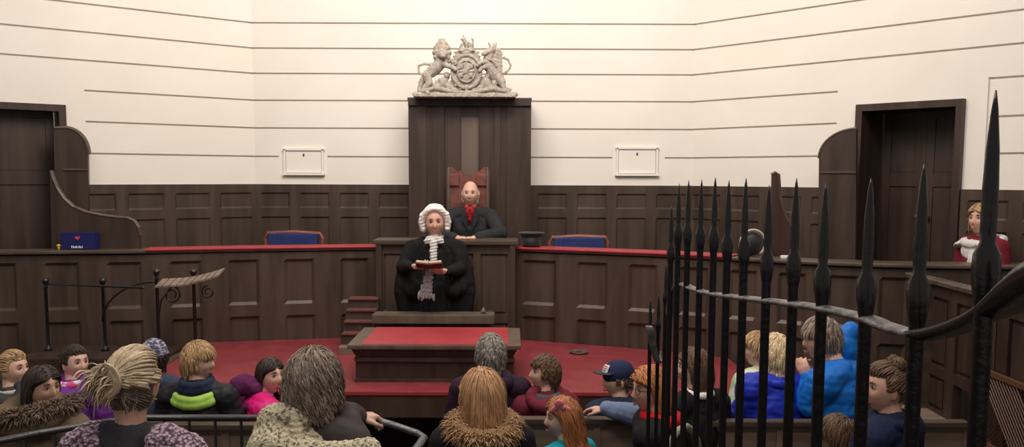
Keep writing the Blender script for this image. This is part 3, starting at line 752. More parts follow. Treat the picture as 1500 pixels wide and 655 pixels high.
# plain benches for the nearer rows
def bench_seat(x0, x1, D, z, fz, label):
    t = thing('bench', label, 'bench', ((x0+x1)/2, D, fz)); W = x1-x0
    MB().box((0, 0, z-fz-.02), (W, .34, .04), bev=.008).build('seat', WOODH, t)
    for sx in (-1, 1): MB().box((sx*(W/2-.05), 0, (z-fz-.04)/2), (.05, .3, z-fz-.04)).build('leg', WOOD, t)
bench_seat(-1.9, .35, 3.35, .80, .35, 'plain oak bench under the women with updo and grey brown bob')
bench_seat(-.35, .25, 4.02, .52, 0, 'short oak bench under the girl with the fur hood')
bench_seat(.1, .42, 4.50, .47, 0, 'short oak bench under the girl with the pink bow')
bench_seat(.52, 2.1, 4.20, .52, 0, 'plain oak bench under the curly haired woman in navy')
bench_seat(-3.7, -1.9, 4.30, .45, 0, 'plain oak bench under the dark haired woman in a parka')

# ------------------------------------------------------------------ foreground railings
rl = thing('spiked_railing', 'black iron dock railing with tall spear spikes on the right', 'railing')
tips = [(1354, 240, 1.03), (1276, 261, 1.20), (1210, 268, 1.37), (1167, 261, 1.54), (1127, 271, 1.71), (1093, 261, 1.88), (1068, 264, 2.05), (1048, 260, 2.22), (1028, 263, 2.39), (1009, 264, 2.56), (995, 269, 2.73), (984, 301, 2.88),
        (976, 387, 2.98), (965, 430, 3.06), (953, 438, 3.02)]
FB = .75
def bar(tip, r=.0068, L=.15, nm='spiked_bar'):
    m = MB(); p = Vector(tip); H = p.z-FB
    k = r/.0078
    m.lathe([(r*1.3, 0), (r, .02), (r, H-L-.035*k), (r*1.15, H-L-.03*k), (r*1.42, H-L-.014*k), (r*1.5, H-L-.002), (r*1.38, H-L+.01*k), (r*.80, H-L+.020*k), (r*.82, H-L+.03*k), (r*.86, H-L*.60), (r*.68, H-L*.33), (r*.36, H-L*.11), (r*.08, H)], (p.x, p.y, FB), n=14)
    return m.build(nm, IRON, rl, True)
for x, y, D in tips: bar(at(x, y, D), r=.0088 if D < 2.9 else .0068, L=.15 if D < 2.9 else .11)
bar(at(1459, 132, .79), r=.0082, L=.155, nm='spiked_post')
rp = [(1580, 395, .62), (1540, 408, .66), (1500, 428, .71), (1455, 455, .79), (1400, 480, .90), (1345, 490, 1.035), (1300, 479, 1.13), (1270, 467, 1.205), (1205, 452, 1.375), (1163, 446, 1.54), (1125, 441, 1.71), (1090, 437, 1.88), (1066, 434, 2.05), (1046, 431, 2.22), (1027, 427, 2.39), (1010, 421, 2.56), (1000, 417, 2.73), (990, 423, 2.86), (983, 445, 2.95), (978, 480, 3.0), (972, 515, 3.02), (964, 530, 3.01), (957, 508, 2.99), (951, 478, 2.97)]
pts = [at(*q) for q in rp]
P3 = []
for i in range(len(pts)-1):
    a, b, c, d = pts[max(i-1, 0)], pts[i], pts[i+1], pts[min(i+2, len(pts)-1)]
    for j in range(4):
        t = j/4; P3.append(.5*((2*b) + (c-a)*t + (2*a-5*b+4*c-d)*t*t + (3*b-a-3*c+d)*t*t*t))
P3.append(pts[-1])
sp = 17
MB().tube(P3[:sp+4], [.036-.0205*min(1, i/13) for i in range(sp+4)], n=12, flat=.5, up=(0, 0, 1)).build('swept_rail', IRON, rl, True)
MB().tube(P3[sp+3:], .0155, n=8, flat=.42, up=(0, 0, 1)).build('top_rail', IRONW, rl, True)
MB().cap(Vector((.49, .8, .95)), Vector((.52, 3.0, .95)), .012).build('bottom_rail', IRON, rl, True)

# low black railing front left
lr = thing('low_railing', 'low black railing with thin uprights in front of the left pew', 'railing')
lp = [at(-60, 655, 3.75), at(0, 646, 3.8), at(60, 634, 3.9), at(120, 624, 4.05), at(180, 615, 4.2), at(210, 612, 4.3), at(300, 612, 4.3), at(400, 612, 4.3), at(440, 612, 4.3)]
MB().tube(lp, .019, n=10, flat=.8).build('top_rail', mat('dark grey iron', (.03, .03, .034), .35, spec=.6, bump=.4, bscale=25), lr, True)
for px, D, y in ((240, 4.3, 612), (277, 4.3, 612), (315, 4.3, 612), (353, 4.3, 612), (391, 4.3, 612), (425, 4.3, 612), (203, 4.28, 613), (80, 3.95, 630), (36, 3.87, 640), (122, 4.06, 623), (160, 4.15, 618)):
    p = at(px, y, D); MB().cap(p, (p.x, p.y, .02), .0075).build('upright', IRON, lr, True)
# steel handrails
hr = thing('steel_handrail', 'grey steel stair handrail turning a corner beside the woman with bob hair', 'handrail')
MB().tube([at(515, 605, 3.62), at(545, 613, 3.60), at(580, 624, 3.58), at(612, 635, 3.55), at(621, 641, 3.53), at(614, 652, 3.46), at(596, 675, 3.38), at(570, 710, 3.3)], .017, n=10, flat=.8).build('rail', STEEL, hr, True)
p = at(600, 672, 3.39); MB().cap(p, (p.x, p.y, .36), .013).build('post', IRON, hr, True)
hr = thing('curled_handrail', 'pale worn curled handrail end at the foot of the spiked railing', 'handrail')
MB().tube([at(968, 690, 2.9), at(980, 660, 2.9), at(986, 641, 2.92), at(995, 629, 2.94), at(1006, 625, 2.98), at(1016, 632, 3.04), at(1022, 648, 3.1), at(1026, 680, 3.15)], .0125, n=10, flat=.9).build('rail', mat('pale worn metal', (.30, .28, .26), .5, metal=.3, col2=(.42, .40, .38), scale=(50, 50, 50)), hr, True)
p = at(1026, 680, 3.15); MB().cap(p, (p.x, p.y, .36), .012).build('post', IRON, hr, True)
# ------------------------------------------------------------------ people
def skinm(name, c): return mat(name, c, .5, sss=.25, col2=tuple(v*.86 for v in c), scale=(18, 18, 18), bump=.08, bscale=120)
SK_F = skinm('fair skin', (.68, .43, .34)); SK_P = skinm('ruddy skin', (.64, .37, .285)); SK_T = skinm('olive skin', (.52, .31, .22))
EYEW = mat('eye white', (.42, .38, .35), .3); EYED = mat('eye dark', (.02, .015, .012), .2); LIP = mat('lip', (.42, .13, .12), .45); BROWM = mat('brow dark', (.06, .035, .025), .8)
def G(x, s): return math.exp(-(x/s)**2)
def head_surface(d):
    """unit direction -> point on an adult head, facing +Y"""
    x, y, z = d
    X, Y, Z = x*.0765, y*.097, z*.118
    if y < 0: Y *= 1.02 + .05*G(z-.35, .5)
    if z < 0:
        k = (-z)**1.6; X *= 1-.26*k
        if y < 0: Y *= 1-.45*k
        else: Y *= 1-.04*k
    if y > 0:
        f = min(1, y*1.4)
        Y -= .010*f*G(X, .07)*(1 if z > -.8 else .5)
        Y += f*.004*G(Z-.040, .016)*G(X, .05)                                     # brow ridge
        for sx in (-1, 1):
            Y -= f*.0105*G(X-sx*.030, .016)*G(Z-.015, .014)                        # eye sockets
            Y += f*.006*G(X-sx*.042, .018)*G(Z+.022, .020)                         # cheeks
        Y += f*.026*G(X, .0095+.10*max(0, .012-Z)*.35)*(G(Z+.022, .016) if Z < -.022 else G(Z+.022, .034))
        Y += f*.007*G(X, .020)*(G(Z+.052, .0065)+.95*G(Z+.064, .0065))             # lips
        Y -= f*.003*G(X, .026)*G(Z+.058, .0025)
        Y += f*.011*G(X, .022)*G(Z+.092, .016)                                     # chin
    return Vector((X, Y, Z))
def head_mb(mb, M):
    v, f = ico(5); mb.add([M @ head_surface(q) for q in v], f)
    for sx in (-1, 1):
        R = Matrix.Rotation(sx*-.35, 3, 'Z')
        e = MB(); e.ell((sx*.078, -.006, -.006), (.008, .017, .031), R, 2); e.ell((sx*.079, -.002, -.030), (.007, .010, .011), R, 2)
        mb.add([M @ q for q in e.v], e.f)
def is_scalp(p, low=-.055, front=.062):
    if front > .2: return p.y < .005 and low < p.z < .035
    if p.y > .035: return p.z > front
    if p.y > -.012: return p.z > .045-(.035-p.y)*.3 or (abs(p.x) > .05 and p.z > .0)
    if p.y > -.03: return p.z > -.01
    return p.z > low
def fib(n):
    g = PI*(3-math.sqrt(5))
    for i in range(n):
        y = 1-2*(i+.5)/n; r = math.sqrt(1-y*y); yield Vector((math.cos(g*i)*r, math.sin(g*i)*r, y))
def locks(mb, Mh, n=500, length=.05, grav=.3, crown=(0, -.35, .93), width=.0085, off=.010, curl=0, curlf=40, steps=7, jit=.25, part=None, tie=None, low=-.055, front=.062, fwd=0, flare=0, top=None, sh=None, lenfn=None, seed=1, body=True):
    rnd = random.Random(seed); cr = Vector(crown)
    R = Vector((.0765, .099, .118))
    n = int(n*1.7); width = width*.68
    for d in fib(int(n*1.9)):
        p = head_surface(d)
        if not is_scalp(p, low, front): continue
        if top is not None and p.z > top: continue
        if tie: c = (Vector(tie)-p)
        elif part is not None: c = Vector(((1 if p.x > part else -1)*(1 if p.y > -.03 else .30), -.45 if p.y > .0 else -.1, -.1 if p.y > -.03 else -.6))
        else: c = (Vector(d)-cr)
        if fwd and d.z > .5: c = c + Vector((0, fwd, 0))
        c = c - d*c.dot(d); c = c.normalized() if c.length > 1e-4 else Vector((0, -1, 0))
        c = c + Vector((rnd.gauss(0, jit), rnd.gauss(0, jit), rnd.gauss(0, jit)*.5)); 
        L = length*(lenfn(p) if lenfn else 1)*rnd.uniform(.8, 1.15); st = L/steps
        o = off*rnd.uniform(.5, 1.25); ph = rnd.uniform(0, 6.3); ca = rnd.uniform(.4, 1)*curl
        pts = [p*1.0]; dd = c.normalized()
        for k in range(steps):
            g = Vector((0, 0, -1))
            if tie: tv = Vector(tie)-p; dd = (dd*.4+tv.normalized()*.8).normalized() if tv.length > .015 else dd
            else: dd = (dd + g*grav*(1+k*.25)).normalized()
            p = p + dd*st
            q = Vector((p.x/(R.x+o), (p.y)/(R.y+o), p.z/(R.z+o*.9))); ql = q.length
            if ql < 1 and p.z > -.10: p = Vector((p.x/ql, p.y/ql, p.z/ql))
            elif p.z <= -.06 and body:
                rr = math.hypot(p.x, p.y+.02); mn = .066+o+max(0, -p.z-.13)*.5*(1 if sh is None else sh)
                if rr < mn and rr > 1e-5: p.x *= mn/rr; p.y = (p.y+.02)*mn/rr-.02
            if part is not None or tie or length > .11:
                lim = .016+max(0, (p.z-.03))*1.8
                if p.z < .085 and p.y > lim: p.y = lim+(p.y-lim)*.35
            pt = p.copy()
            if curl: a = ph+k/steps*L*curlf*2; pt += Vector((math.cos(a), math.sin(a), .3*math.sin(a*1.3)))*ca*(k/steps)
            if flare: pt += Vector((p.x, p.y, 0)).normalized()*flare*(k/steps)**2
            pts.append(pt)
        W = width*rnd.uniform(.7, 1.2); N = len(pts)
        prof = [W*(.75+.4*math.sin(PI*min(1, i/(N-1)*1.1)))*(1 if i < N-2 else (.65 if i == N-2 else .18)) for i in range(N)]
        mm = MB(); up = (p-Vector((0, 0, p.z)))
        mm.tube(pts, prof, n=5, flat=.45, up=tuple(Vector((d.x, d.y, d.z+.01))), cap=False)
        mb.add([Mh @ q for q in mm.v], mm.f)
def scalp(mb, Mh, g=.006, low=-.055, front=.062):
    v, f = ico(4); P = [head_surface(q) for q in v]; ok = [is_scalp(p, low, front) for p in P]
    keep = [t for t in f if all(ok[i] for i in t)]; ids = sorted({i for t in keep for i in t}); mp = {i: j for j, i in enumerate(ids)}
    mb.add([Mh @ (P[i]+Vector(v[i])*g) for i in ids], [tuple(mp[i] for i in t) for t in keep])
def strand_blob(mb, M, pts, n, spread, length_j=.2, width=.006, seed=3):
    """a bundle of loose locks following a guide line"""
    rnd = random.Random(seed)
    for i in range(n):
        o = Vector((rnd.gauss(0, 1), rnd.gauss(0, 1), rnd.gauss(0, 1)))*spread; e = 1-rnd.random()*length_j
        N = max(3, int(len(pts)*e)); q = [Vector(pts[k]) + o*min(1, .25+1.2*k/len(pts)) + Vector((rnd.gauss(0, .003), rnd.gauss(0, .003), rnd.gauss(0, .003))) for k in range(N)]
        mm = MB(); mm.tube(q, [width*(1 if k < N-1 else .2) for k in range(N)], n=5, flat=.5, cap=False); mb.add([M @ x for x in mm.v], mm.f)
def fur(mb, path, r, n=500, length=.04, width=.006, seed=5, nrm_up=.4):
    rnd = random.Random(seed)
    for i in range(n):
        t = rnd.random()*(len(path)-1); k = int(t); p = Vector(path[k]).lerp(Vector(path[min(k+1, len(path)-1)]), t-k)
        d = Vector((rnd.gauss(0, 1), rnd.gauss(0, 1), rnd.gauss(0, 1))).normalized(); d.z = d.z*.8+.1
        p0 = p + d*r*.75; L = length*rnd.uniform(.6, 1.3)
        q = [p0, p0+d*L*.5+Vector((0, 0, -.15*L)), p0+d*L*.85+Vector((rnd.gauss(0, .004), rnd.gauss(0, .004), -.5*L))]
        mb.tube(q, [width, width*.8, width*.15], n=4, flat=.5, cap=False)
def hand(mb, w, d, n, s=1, side=1, curl=.5, spread=.12):
    """w wrist, d pointing direction, n back-of-hand normal; side picks the thumb side"""
    w = Vector(w); d = Vector(d).normalized(); n = (Vector(n)-d*Vector(n).dot(d)).normalized(); x = d.cross(n)*side
    P = lambda a, b, c: w + (x*a + d*b + n*c)*s
    mb.chain([P(0, 0, 0), P(0, .03, 0)], [.024*s, .026*s])
    for a in (-.027, -.009, .009, .027): mb.chain([P(a*.6, .015, 0), P(a, .085, .002)], [.015*s, .0115*s])
    for a, L in ((.027, .068), (.009, .078), (-.009, .073), (-.027, .058)):
        ang = 0; q = Vector((a, .085, .002)); pts = [P(*q)]
        for j, f in enumerate((.45, .32, .25)):
            ang += curl*(.7 if j == 0 else .9); q = q + Vector((a*spread*.6, math.cos(ang)*L*f, -math.sin(ang)*L*f)); pts.append(P(*q))
        mb.chain(pts, [.0098*s, .009*s, .0084*s, .0072*s])
    mb.chain([P(.018, .022, -.004), P(.042, .048, -.014), P(.050, .078, -.026), P(.044, .100, -.036)], [.014*s, .012*s, .0105*s, .0085*s])
def person(label, px, py, D, yaw, hyaw, hpitch=0, hroll=0, s=1.0, hs=1.0, seat=.45, fz=0.0, stand=False, skin=SK_F, coat=None, e=.02, coatfold=None,
           legm=None, arms=None, hair=None, hairm=None, group=None, hands=True, extra=None, vx=.0065, collar=.0, wide=1.0, cname='coat', brow=None, lean=.03, sleeve=True, robe=False):
    hc_w = at(px, py, D); y0 = math.radians(yaw)
    t = thing('person', label, 'person', (hc_w.x + math.sin(y0)*lean, hc_w.y - math.cos(y0)*lean, fz), y0, group)
    hz = hc_w.z - fz; hc = Vector((0, lean, hz))
    Mh = Matrix.Translation(hc) @ Matrix.Rotation(math.radians(hyaw)-y0, 4, 'Z') @ Matrix.Rotation(math.radians(hpitch), 4, 'X') @ Matrix.Rotation(math.radians(hroll), 4, 'Y') @ Matrix.Scale(hs, 4)
    nb = hz - .138*hs                                   # base of the neck
    shz = nb - .075*s; shx = .165*s*wide
    hipz = (hz - .155*hs - .52*s*1.0 - .02) if stand else seat-fz+.09*s
    T = shz-hipz
    b = MB(); head_mb(b, Mh)
    jaw = Mh @ Vector((0, -.022, -.05))
    b.chain([jaw, (0, -.005, nb), (0, -.01, nb-.06*s)], [.056*hs, .053*hs, .075*s])
    b.chain([(0, 0, shz+.005), (-shx*.55, -.005, shz+.028*s), (-shx, 0, shz)], [.062*s, .056*s, .052*s]); b.chain([(0, 0, shz+.005), (shx*.55, -.005, shz+.028*s), (shx, 0, shz)], [.062*s, .056*s, .052*s])
    b.ell((0, .0, hipz+T*.68), (.155*s*wide, .105*s, T*.36)); b.ell((0, .0, hipz+T*.32), (.135*s*wide, .10*s, T*.34)); b.ell((0, 0, hipz+.02), (.155*s*wide, .115*s, .11*s))
    c = MB() ; EE = e
    c.ell((0, .0, hipz+T*.68), (.158*s*wide+EE, .108*s+EE, T*.38+EE)); c.ell((0, .0, hipz+T*.30), (.150*s*wide+EE, .112*s+EE, T*.36+EE)); c.ell((0, 0, hipz+.02), (.168*s*wide+EE, .135*s+EE, .12*s+EE))
    for sx in (-1, 1): c.chain([(0, -.005, shz+.012), (sx*shx*.55, -.005, shz+.026*s), (sx*shx, 0, shz-.002)], [.062*s+EE, .056*s+EE*.8, .055*s+EE])
    c.chain([(0, -.008, nb-.02), (0, -.012, nb-.07)], [.060*hs+EE*.35, .085*s+EE*.6])
    # arms
    hd = []
    for sx, nm in ((-1, 'L'), (1, 'R')):
        A = (arms or {}).get(nm)
        sh = Vector((sx*shx, 0, shz))
        if A is None: A = dict(el=(sx*(shx+.07*s), .02, shz-.26*s), wr=(sx*.09*s, .26*s, hipz+.10*s), d=(-sx*.5, .8, -.1), n=(0, .1, 1))
        if A.get('w'):
            Mi = (Matrix.Translation(t.location) @ Matrix.Rotation(y0, 4, 'Z')).inverted(); M3 = Mi.to_3x3()
            A = dict(A); A['el'] = Mi @ Vector(A['el']); A['wr'] = Mi @ Vector(A['wr']); A['d'] = M3 @ Vector(A['d']); A['n'] = M3 @ Vector(A['n'])
        el = Vector(A['el']); wr = Vector(A['wr'])
        b.chain([sh, sh.lerp(el, .5), el], [.050*s, .044*s, .037*s]); b.chain([el, el.lerp(wr, .35), wr], [.038*s, .037*s, .024*s])
        c.chain([sh, sh.lerp(el, .5), el], [.055*s+EE, .048*s+EE, .042*s+EE]); wr2 = el.lerp(wr, .95); (MB() if A.get('bare') else c).chain([el, el.lerp(wr, .5), wr2], [.043*s+EE, .040*s+EE*.9, .031*s+EE*.8])
        hand(b, wr, A['d'], A['n'], s=.95*hs*(1 if s > .85 else .85), side=sx*A.get('flip', 1), curl=A.get('curl', .5))
    # legs
    tr = MB()
    for sx in (-1, 1):
        h = Vector((sx*.085*s, 0, hipz))
        if stand: kn = Vector((sx*.095*s, .02, hipz*.52)); an = Vector((sx*.10*s, -.01, .075))
        else: kn = Vector((sx*.11*s, .42*s, max(hipz-.02, .2))); an = Vector((sx*.11*s, .40*s, .075))
        if seat-fz > .62 and not stand: kn = Vector((sx*.11*s, .34*s, (seat-fz)*.62))
        b.chain([h, kn], [.078*s, .05*s]); b.chain([kn, kn.lerp(an, .35), an], [.05*s, .05*s, .034*s]); b.chain([an, an+Vector((0, .10*s, -.035))], [.035, .028])
        tr.chain([h, kn], [.088*s, .063*s]); tr.chain([kn, kn.lerp(an, .35), kn.lerp(an, .93)], [.063*s, .062*s, .05*s])
        shb = MB(); shb.ell(an+Vector((0, .07*s, -.035)), (.046*s, .125*s, .038)); shb.ell(an+Vector((0, -.01, -.02)), (.045*s, .055*s, .05)); 
        vox(shb, 'shoe', BLACKL, t, .009, 2)
    tr.ell((0, 0, hipz), (.165*s, .125*s, .10*s))
    body = vox(b, 'body', skin, t, vx, 3, fac=.4)
    # face details inside the body mesh
    Dt = MB()
    for sx in (-1, 1):
        Dt.ell((sx*.030, .0705, .014), (.0125, .010, .0075), sub=2, mi=0); Dt.ell((sx*.030, .0785, .014), (.0058, .004, .0058), sub=2, mi=1)
        Dt.tube([(sx*.016, .0835, .036), (sx*.030, .0845, .041), (sx*.046, .073, .036)], [.0022, .0032, .0012], n=6, mi=3)
        Dt.tube([(sx*.017, .0795, .018), (sx*.030, .0825, .0225), (sx*.044, .073, .017)], [.0012, .0018, .001], n=5, mi=1)
    Dt.tube([(-.024, .0815, -.059), (-.010, .0945, -.055), (0, .0955, -.0565), (.010, .0945, -.055), (.024, .0815, -.059)], [.0012, .0032, .003, .0032, .0012], n=6, mi=2)
    Dt.tube([(-.020, .0835, -.061), (0, .0955, -.064), (.020, .0835, -.061)], [.0012, .004, .0012], n=6, mi=2)
    me = body.data; nm0 = len(me.materials)
    for q in (EYEW, EYED, LIP, brow or BROWM): me.materials.append(q)
    bm = bmesh.new(); bm.from_mesh(me); vs = [bm.verts.new(Mh @ q) for q in Dt.v]
    for f, mi in zip(Dt.f, Dt.m):
        try: ff = bm.faces.new([vs[i] for i in f]); ff.material_index = nm0+mi; ff.smooth = True
        except ValueError: pass
    bm.to_mesh(me); bm.free()
    vox(tr, 'trousers', legm or TROU, t, .010, 3, folds(.005, 10, 3))
    if coat: 
        if robe: robe(c, dict(hipz=hipz, shz=shz, nb=nb, s=s, shx=shx))
        vox(c, cname, coat, t, .008, 4, coatfold or folds(.007, 8, px*.01))
    if hair:
        hb = MB(); scalp(hb, Mh, low=hair.get('low', -.055), front=hair.get('front', .062)); kw = dict(hair); st_ = kw.pop('post', None); locks(hb, Mh, seed=int(px), **kw)
        if st_: st_(hb, Mh)
        o = mk('hair', hb.v, hb.f, hairm, t, True)
    ctx = dict(t=t, Mh=Mh, nb=nb, shz=shz, shx=shx, hipz=hipz, s=s, hs=hs, hz=hz, lean=lean)
    if extra: extra(ctx)
    return t
BLACKL = mat('black shoe leather', (.012, .011, .011), .4); TROU = mat('dark navy cloth', (.015, .017, .028), .85, bump=.1, bscale=200)
def cloth(name, c, k=1.35, b=.25, bs=160, rough=.85, sheen=0, **kw): return mat(name, c, rough, col2=tuple(min(1, v*k) for v in c), scale=(14, 14, 14), bump=b, bscale=bs, sheen=sheen, spec=.18, **kw)
def hairmat(name, c, k=1.5, isl=.35, rough=.5): return mat(name, c, rough, col2=tuple(v*k for v in c), scale=(25, 25, 12), island=isl, spec=.35)
H_BLOND = hairmat('sandy blond hair', (.30, .19, .095)); H_PALE = hairmat('pale blond hair', (.46, .35, .22)); H_DARK = hairmat('dark brown hair', (.022, .014, .011)); H_GREYB = hairmat('grey brown hair', (.165, .125, .10), 1.7, .5)
H_BROWN = hairmat('brown hair', (.085, .048, .028)); H_GREY = hairmat('steel grey hair', (.16, .145, .13), 1.6, .4); H_GING = hairmat('ginger hair', (.27, .105, .04)); H_GOLD = hairmat('golden blond hair', (.36, .20, .10), 1.35, .3)
H_WHITE = hairmat('white hair', (.5, .48, .45), 1.2, .2); H_WIG = hairmat('white horsehair', (.78, .76, .72), 1.15, .12, .8); H_ORANGE = hairmat('copper hair', (.34, .13, .05))
SHORT = dict(n=650, length=.045, grav=.16, width=.0075, steps=5, off=.012)
def collar(c, m, R=.075, r=.028, z=.0, name='collar', tilt=.12, back=-.01, fold=None, a0=0, a1=2*PI, vx_=.007):
    k = MB(); k.ring((0, back, c['nb']+z), R, R*.95, r, tilt=tilt, n=18, a0=a0, a1=a1)
    return vox(k, name, m, c['t'], vx_, 3, fold or folds(.005, 20))
def hood(c, m, name='hood', dy=-.10, dz=-.03, R=.10, r=.045, z2=0, fold=None):
    k = MB(); k.ring((0, dy*.55, c['nb']+dz+.02), R, R*.8, r, tilt=.45, n=16); k.ell((0, dy, c['nb']+dz-.04), (R*1.05, .055, .085))
    return vox(k, name, m, c['t'], .008, 4, fold or folds(.009, 12))

# --- judge
SUIT = cloth('charcoal suit', (.020, .021, .024), b=.15)
RED = cloth('red shirt', (.30, .012, .018), 1.3, b=.1)
def judge_x(c):
    s = c['s']; nb = c['nb']; t = c['t']
    k = MB(); k.ell((0, .075, nb-.04), (.042, .050, .065)); k.ell((0, .100, nb-.08), (.020, .040, .08)); k.ring((0, .0, nb+.012), .058, .060, .014, tilt=-.1); vox(k, 'red_shirt', RED, t, .006, 2, folds(.003, 30))
    k = MB(); k.chain([(0, .136, nb-.005), (0, .150, nb-.10)], [.012, .018]); vox(k, 'tie', cloth('dark red tie', (.16, .008, .012)), t, .005, 2)
    for sx in (-1, 1):
        k = MB(); k.prism([(sx*.052, nb+.015), (sx*.085, nb-.03), (sx*.075, nb-.10), (sx*.02, nb-.20), (sx*.03, nb-.10)], .012, Matrix.Translation((0, .135, 0)) @ Matrix.Identity(4)); k.build('lapel', SUIT, t)
JD = 8.40
person('bald seated man in dark suit and red shirt leaning on the judge desk', 689, 284, JD, 180, 178, -4, 0, s=1.0, hs=1.0, seat=DAIS+.46, fz=DAIS, skin=SK_P, coat=SUIT, e=.022, wide=1.12, cname='suit_jacket',
       arms={'L': dict(el=(-.29, .20, .765), wr=(-.08, .455, .745), d=(.9, .15, -.05), n=(0, .1, 1), curl=.5, flip=1), 'R': dict(el=(.30, .20, .77), wr=(.12, .47, .745), d=(-.9, .2, 0), n=(0, .1, 1), curl=.4)},
       hair=dict(n=260, length=.03, grav=.3, width=.006, steps=4, off=.008, low=-.06, front=.3), hairm=H_WHITE, brow=H_WHITE, extra=judge_x)

# --- clerk in wig and gown
GOWN = cloth('black gown', (.006, .006, .007), 1.6, b=.1); LACE = mat('white lace', (.70, .68, .66), .9, col2=(.5, .48, .47), scale=(60, 60, 60), bump=.8, bscale=150)
def clerk_robe(c, k):
    z = k['shz']
    c.chain([(0, -.01, z-.06), (0, -.02, z-.35), (0, -.02, z-.80), (0, -.01, .06)], [.15, .21, .235, .25])
    for sx in (-1, 1):
        c.chain([(sx*.17, 0, z-.02), (sx*.235, 0, z-.18), (sx*.245, .02, z-.36), (sx*.22, .02, z-.60), (sx*.20, .0, z-.8)], [.075, .09, .10, .09, .06])
        c.chain([(sx*.235, .04, z-.30), (sx*.16, .15, z-.34)], [.095, .065])
def gown_folds(c): return .006*math.sin(math.atan2(c[1], c[0])*22+3*noise.noise(Vector((c[0]*4, c[1]*4, c[2]*3)))) * (1 if c[2] < 1.15 else .3) + .008*noise.noise(Vector((c[0]*9, c[1]*9, c[2]*4)))
CD = 7.42
def clerk_x(c):
    t, nb, Mh = c['t'], c['nb'], c['Mh']
    wg = MB(); wg.ell((0, -.040, .045), (.096, .100, .094), sub=3); wg.ell((0, -.05, -.01), (.095, .08, .10), sub=3)
    wg.chain([(-.096, .012, -.055), (-.104, .018, .0), (-.090, .030, .06), (-.048, .044, .106), (0, .050, .118), (.048, .044, .106), (.090, .030, .06), (.104, .018, .0), (.096, .012, -.055)], [.024, .027, .027, .024, .023, .024, .027, .027, .024])
    for sx in (-1, 1):
        for zz in (-.05, -.015, .02): wg.cap((sx*.095, .02, zz), (sx*.085, -.07, zz), .023)
    wg.cap((0, -.11, -.03), (0, -.10, -.13), .04, .03)
    wg.v = [Mh @ q for q in wg.v]
    vox(wg, 'wig', H_WIGB, t, .005, 2, lambda q: .004*noise.noise(Vector((q[0]*35, q[1]*35, q[2]*35)))+.0009*math.sin(q[2]*230+6*noise.noise(Vector(q)*9)))
    lb = MB(); rnd = random.Random(2)
    y = .15
    lb.chain([(0, .06, nb+.005), (0, .115, nb-.03)], [.045, .035]); lb.ring((0, 0, nb+.015), .06, .062, .016, tilt=-.1)
    lb.chain([(0, .160, nb-.02), (0, .172, nb-.13), (0, .175, nb-.24)], [.030, .030, .028])
    for i in range(9): lb.ell(((-1)**i*.003, .168+.004*(i % 3), nb-.03-i*.026), (.036-.0008*i, .018, .015), Matrix.Rotation(.10*(-1)**i, 3, 'Y'))
    for sx in (-1, 1): lb.ell((sx*.045, .125, nb+.0), (.045, .02, .028), Matrix.Rotation(sx*.5, 3, 'Y'))
    vox(lb, 'jabot', LACE, t, .005, 1, lambda q: .003*math.sin(q[2]*260+q[0]*60))
    w0 = at(627, 398, CD-.3); Mi = (Matrix.Translation(t.location) @ Matrix.Rotation(math.radians(180), 4, 'Z')).inverted()
    lw = MB()
    for i in range(6):
        p = Mi @ at(626-1.2*(i-2.5), 398+8*i if False else 400+6.6*i, CD-.27); lw.ell((p.x, p.y, p.z), (.040+.005*i, .012, .028))
    for i in range(5): p = Mi @ at(613+i*5.5, 434+2*math.sin(i*2), CD-.27); lw.ell(p, (.012, .012, .035))
    vox(lw, 'lace_fall', mat('grey lace', (.40, .385, .38), .9, col2=(.22, .21, .21), scale=(70, 70, 70), bump=.8, bscale=150, kind='voronoi'), t, .005, 1, lambda q: .004*math.sin(q[0]*300))
    for sx in (-1, 1):
        k = MB(); p = Mi @ at(609 if sx > 0 else 651, 389 if sx > 0 else 397, CD-.24)
H_WIGB = mat('powdered wig', (.84, .82, .80), .95, col2=(.70, .68, .66), scale=(60, 60, 60), bump=.5, bscale=90)
wl, wr_ = at(604, 391, CD-.24), at(655, 398, CD-.24)
person('person standing in black gown, white wig and jabot reading from a red book', 637, 325, CD, 180, 184, -9, 2, s=1.02, hs=1.06, fz=CLF, stand=True, skin=SK_P, coat=GOWN, e=.016, wide=1.15, cname='gown', coatfold=gown_folds, robe=clerk_robe,
       arms={'R': dict(w=1, el=wl+Vector((-.10, .20, -.02)), wr=wl, d=(.85, -.35, .1), n=(-.2, -.5, -.7), curl=.5), 'L': dict(w=1, el=wr_+Vector((.10, .20, .0)), wr=wr_, d=(-.85, -.35, .1), n=(.2, -.5, -.7), curl=.5)}, extra=clerk_x)
q = at(629, 390, CD-.36)
bk = thing('open_book', 'dark red open book held by the person in the white wig', 'book', tuple(q))
for sx in (-1, 1):
    Mx = Matrix.Rotation(-.35, 4, 'X') @ Matrix.Rotation(sx*-.10, 4, 'Y')
    MB().box((0, 0, 0), (.105, .15, .012), M=Mx @ Matrix.Translation((sx*.054, 0, 0))).build('cover', mat('dark red book cloth', (.14, .018, .015), .5), bk)
    MB().box((0, 0, 0), (.097, .14, .016), M=Mx @ Matrix.Translation((sx*.052, 0, .014))).build('pages', mat('aged paper', (.55, .47, .40), .8), bk)

# --- public in the pews
def sc(c, m, name='scarf', R=.078, r=.03, **k): return collar(c, m, R, r, name=name, **k)
# far left girl
person('girl with fair hair in a dark coat at the far left edge', 20, 541, 5.25, -5, -104, s=.82, hs=.93, skin=SK_F, coat=cloth('dark slate coat', (.035, .035, .04)), e=.03,
       hair=dict(SHORT, tie=(0, -.12, .01), length=.14, jit=.08), hairm=H_BLOND, extra=lambda c: (hood(c, cloth('dark slate coat', (.035, .035, .04))), collar(c, cloth('cream collar', (.4, .36, .32)), .07, .014, z=.012)))
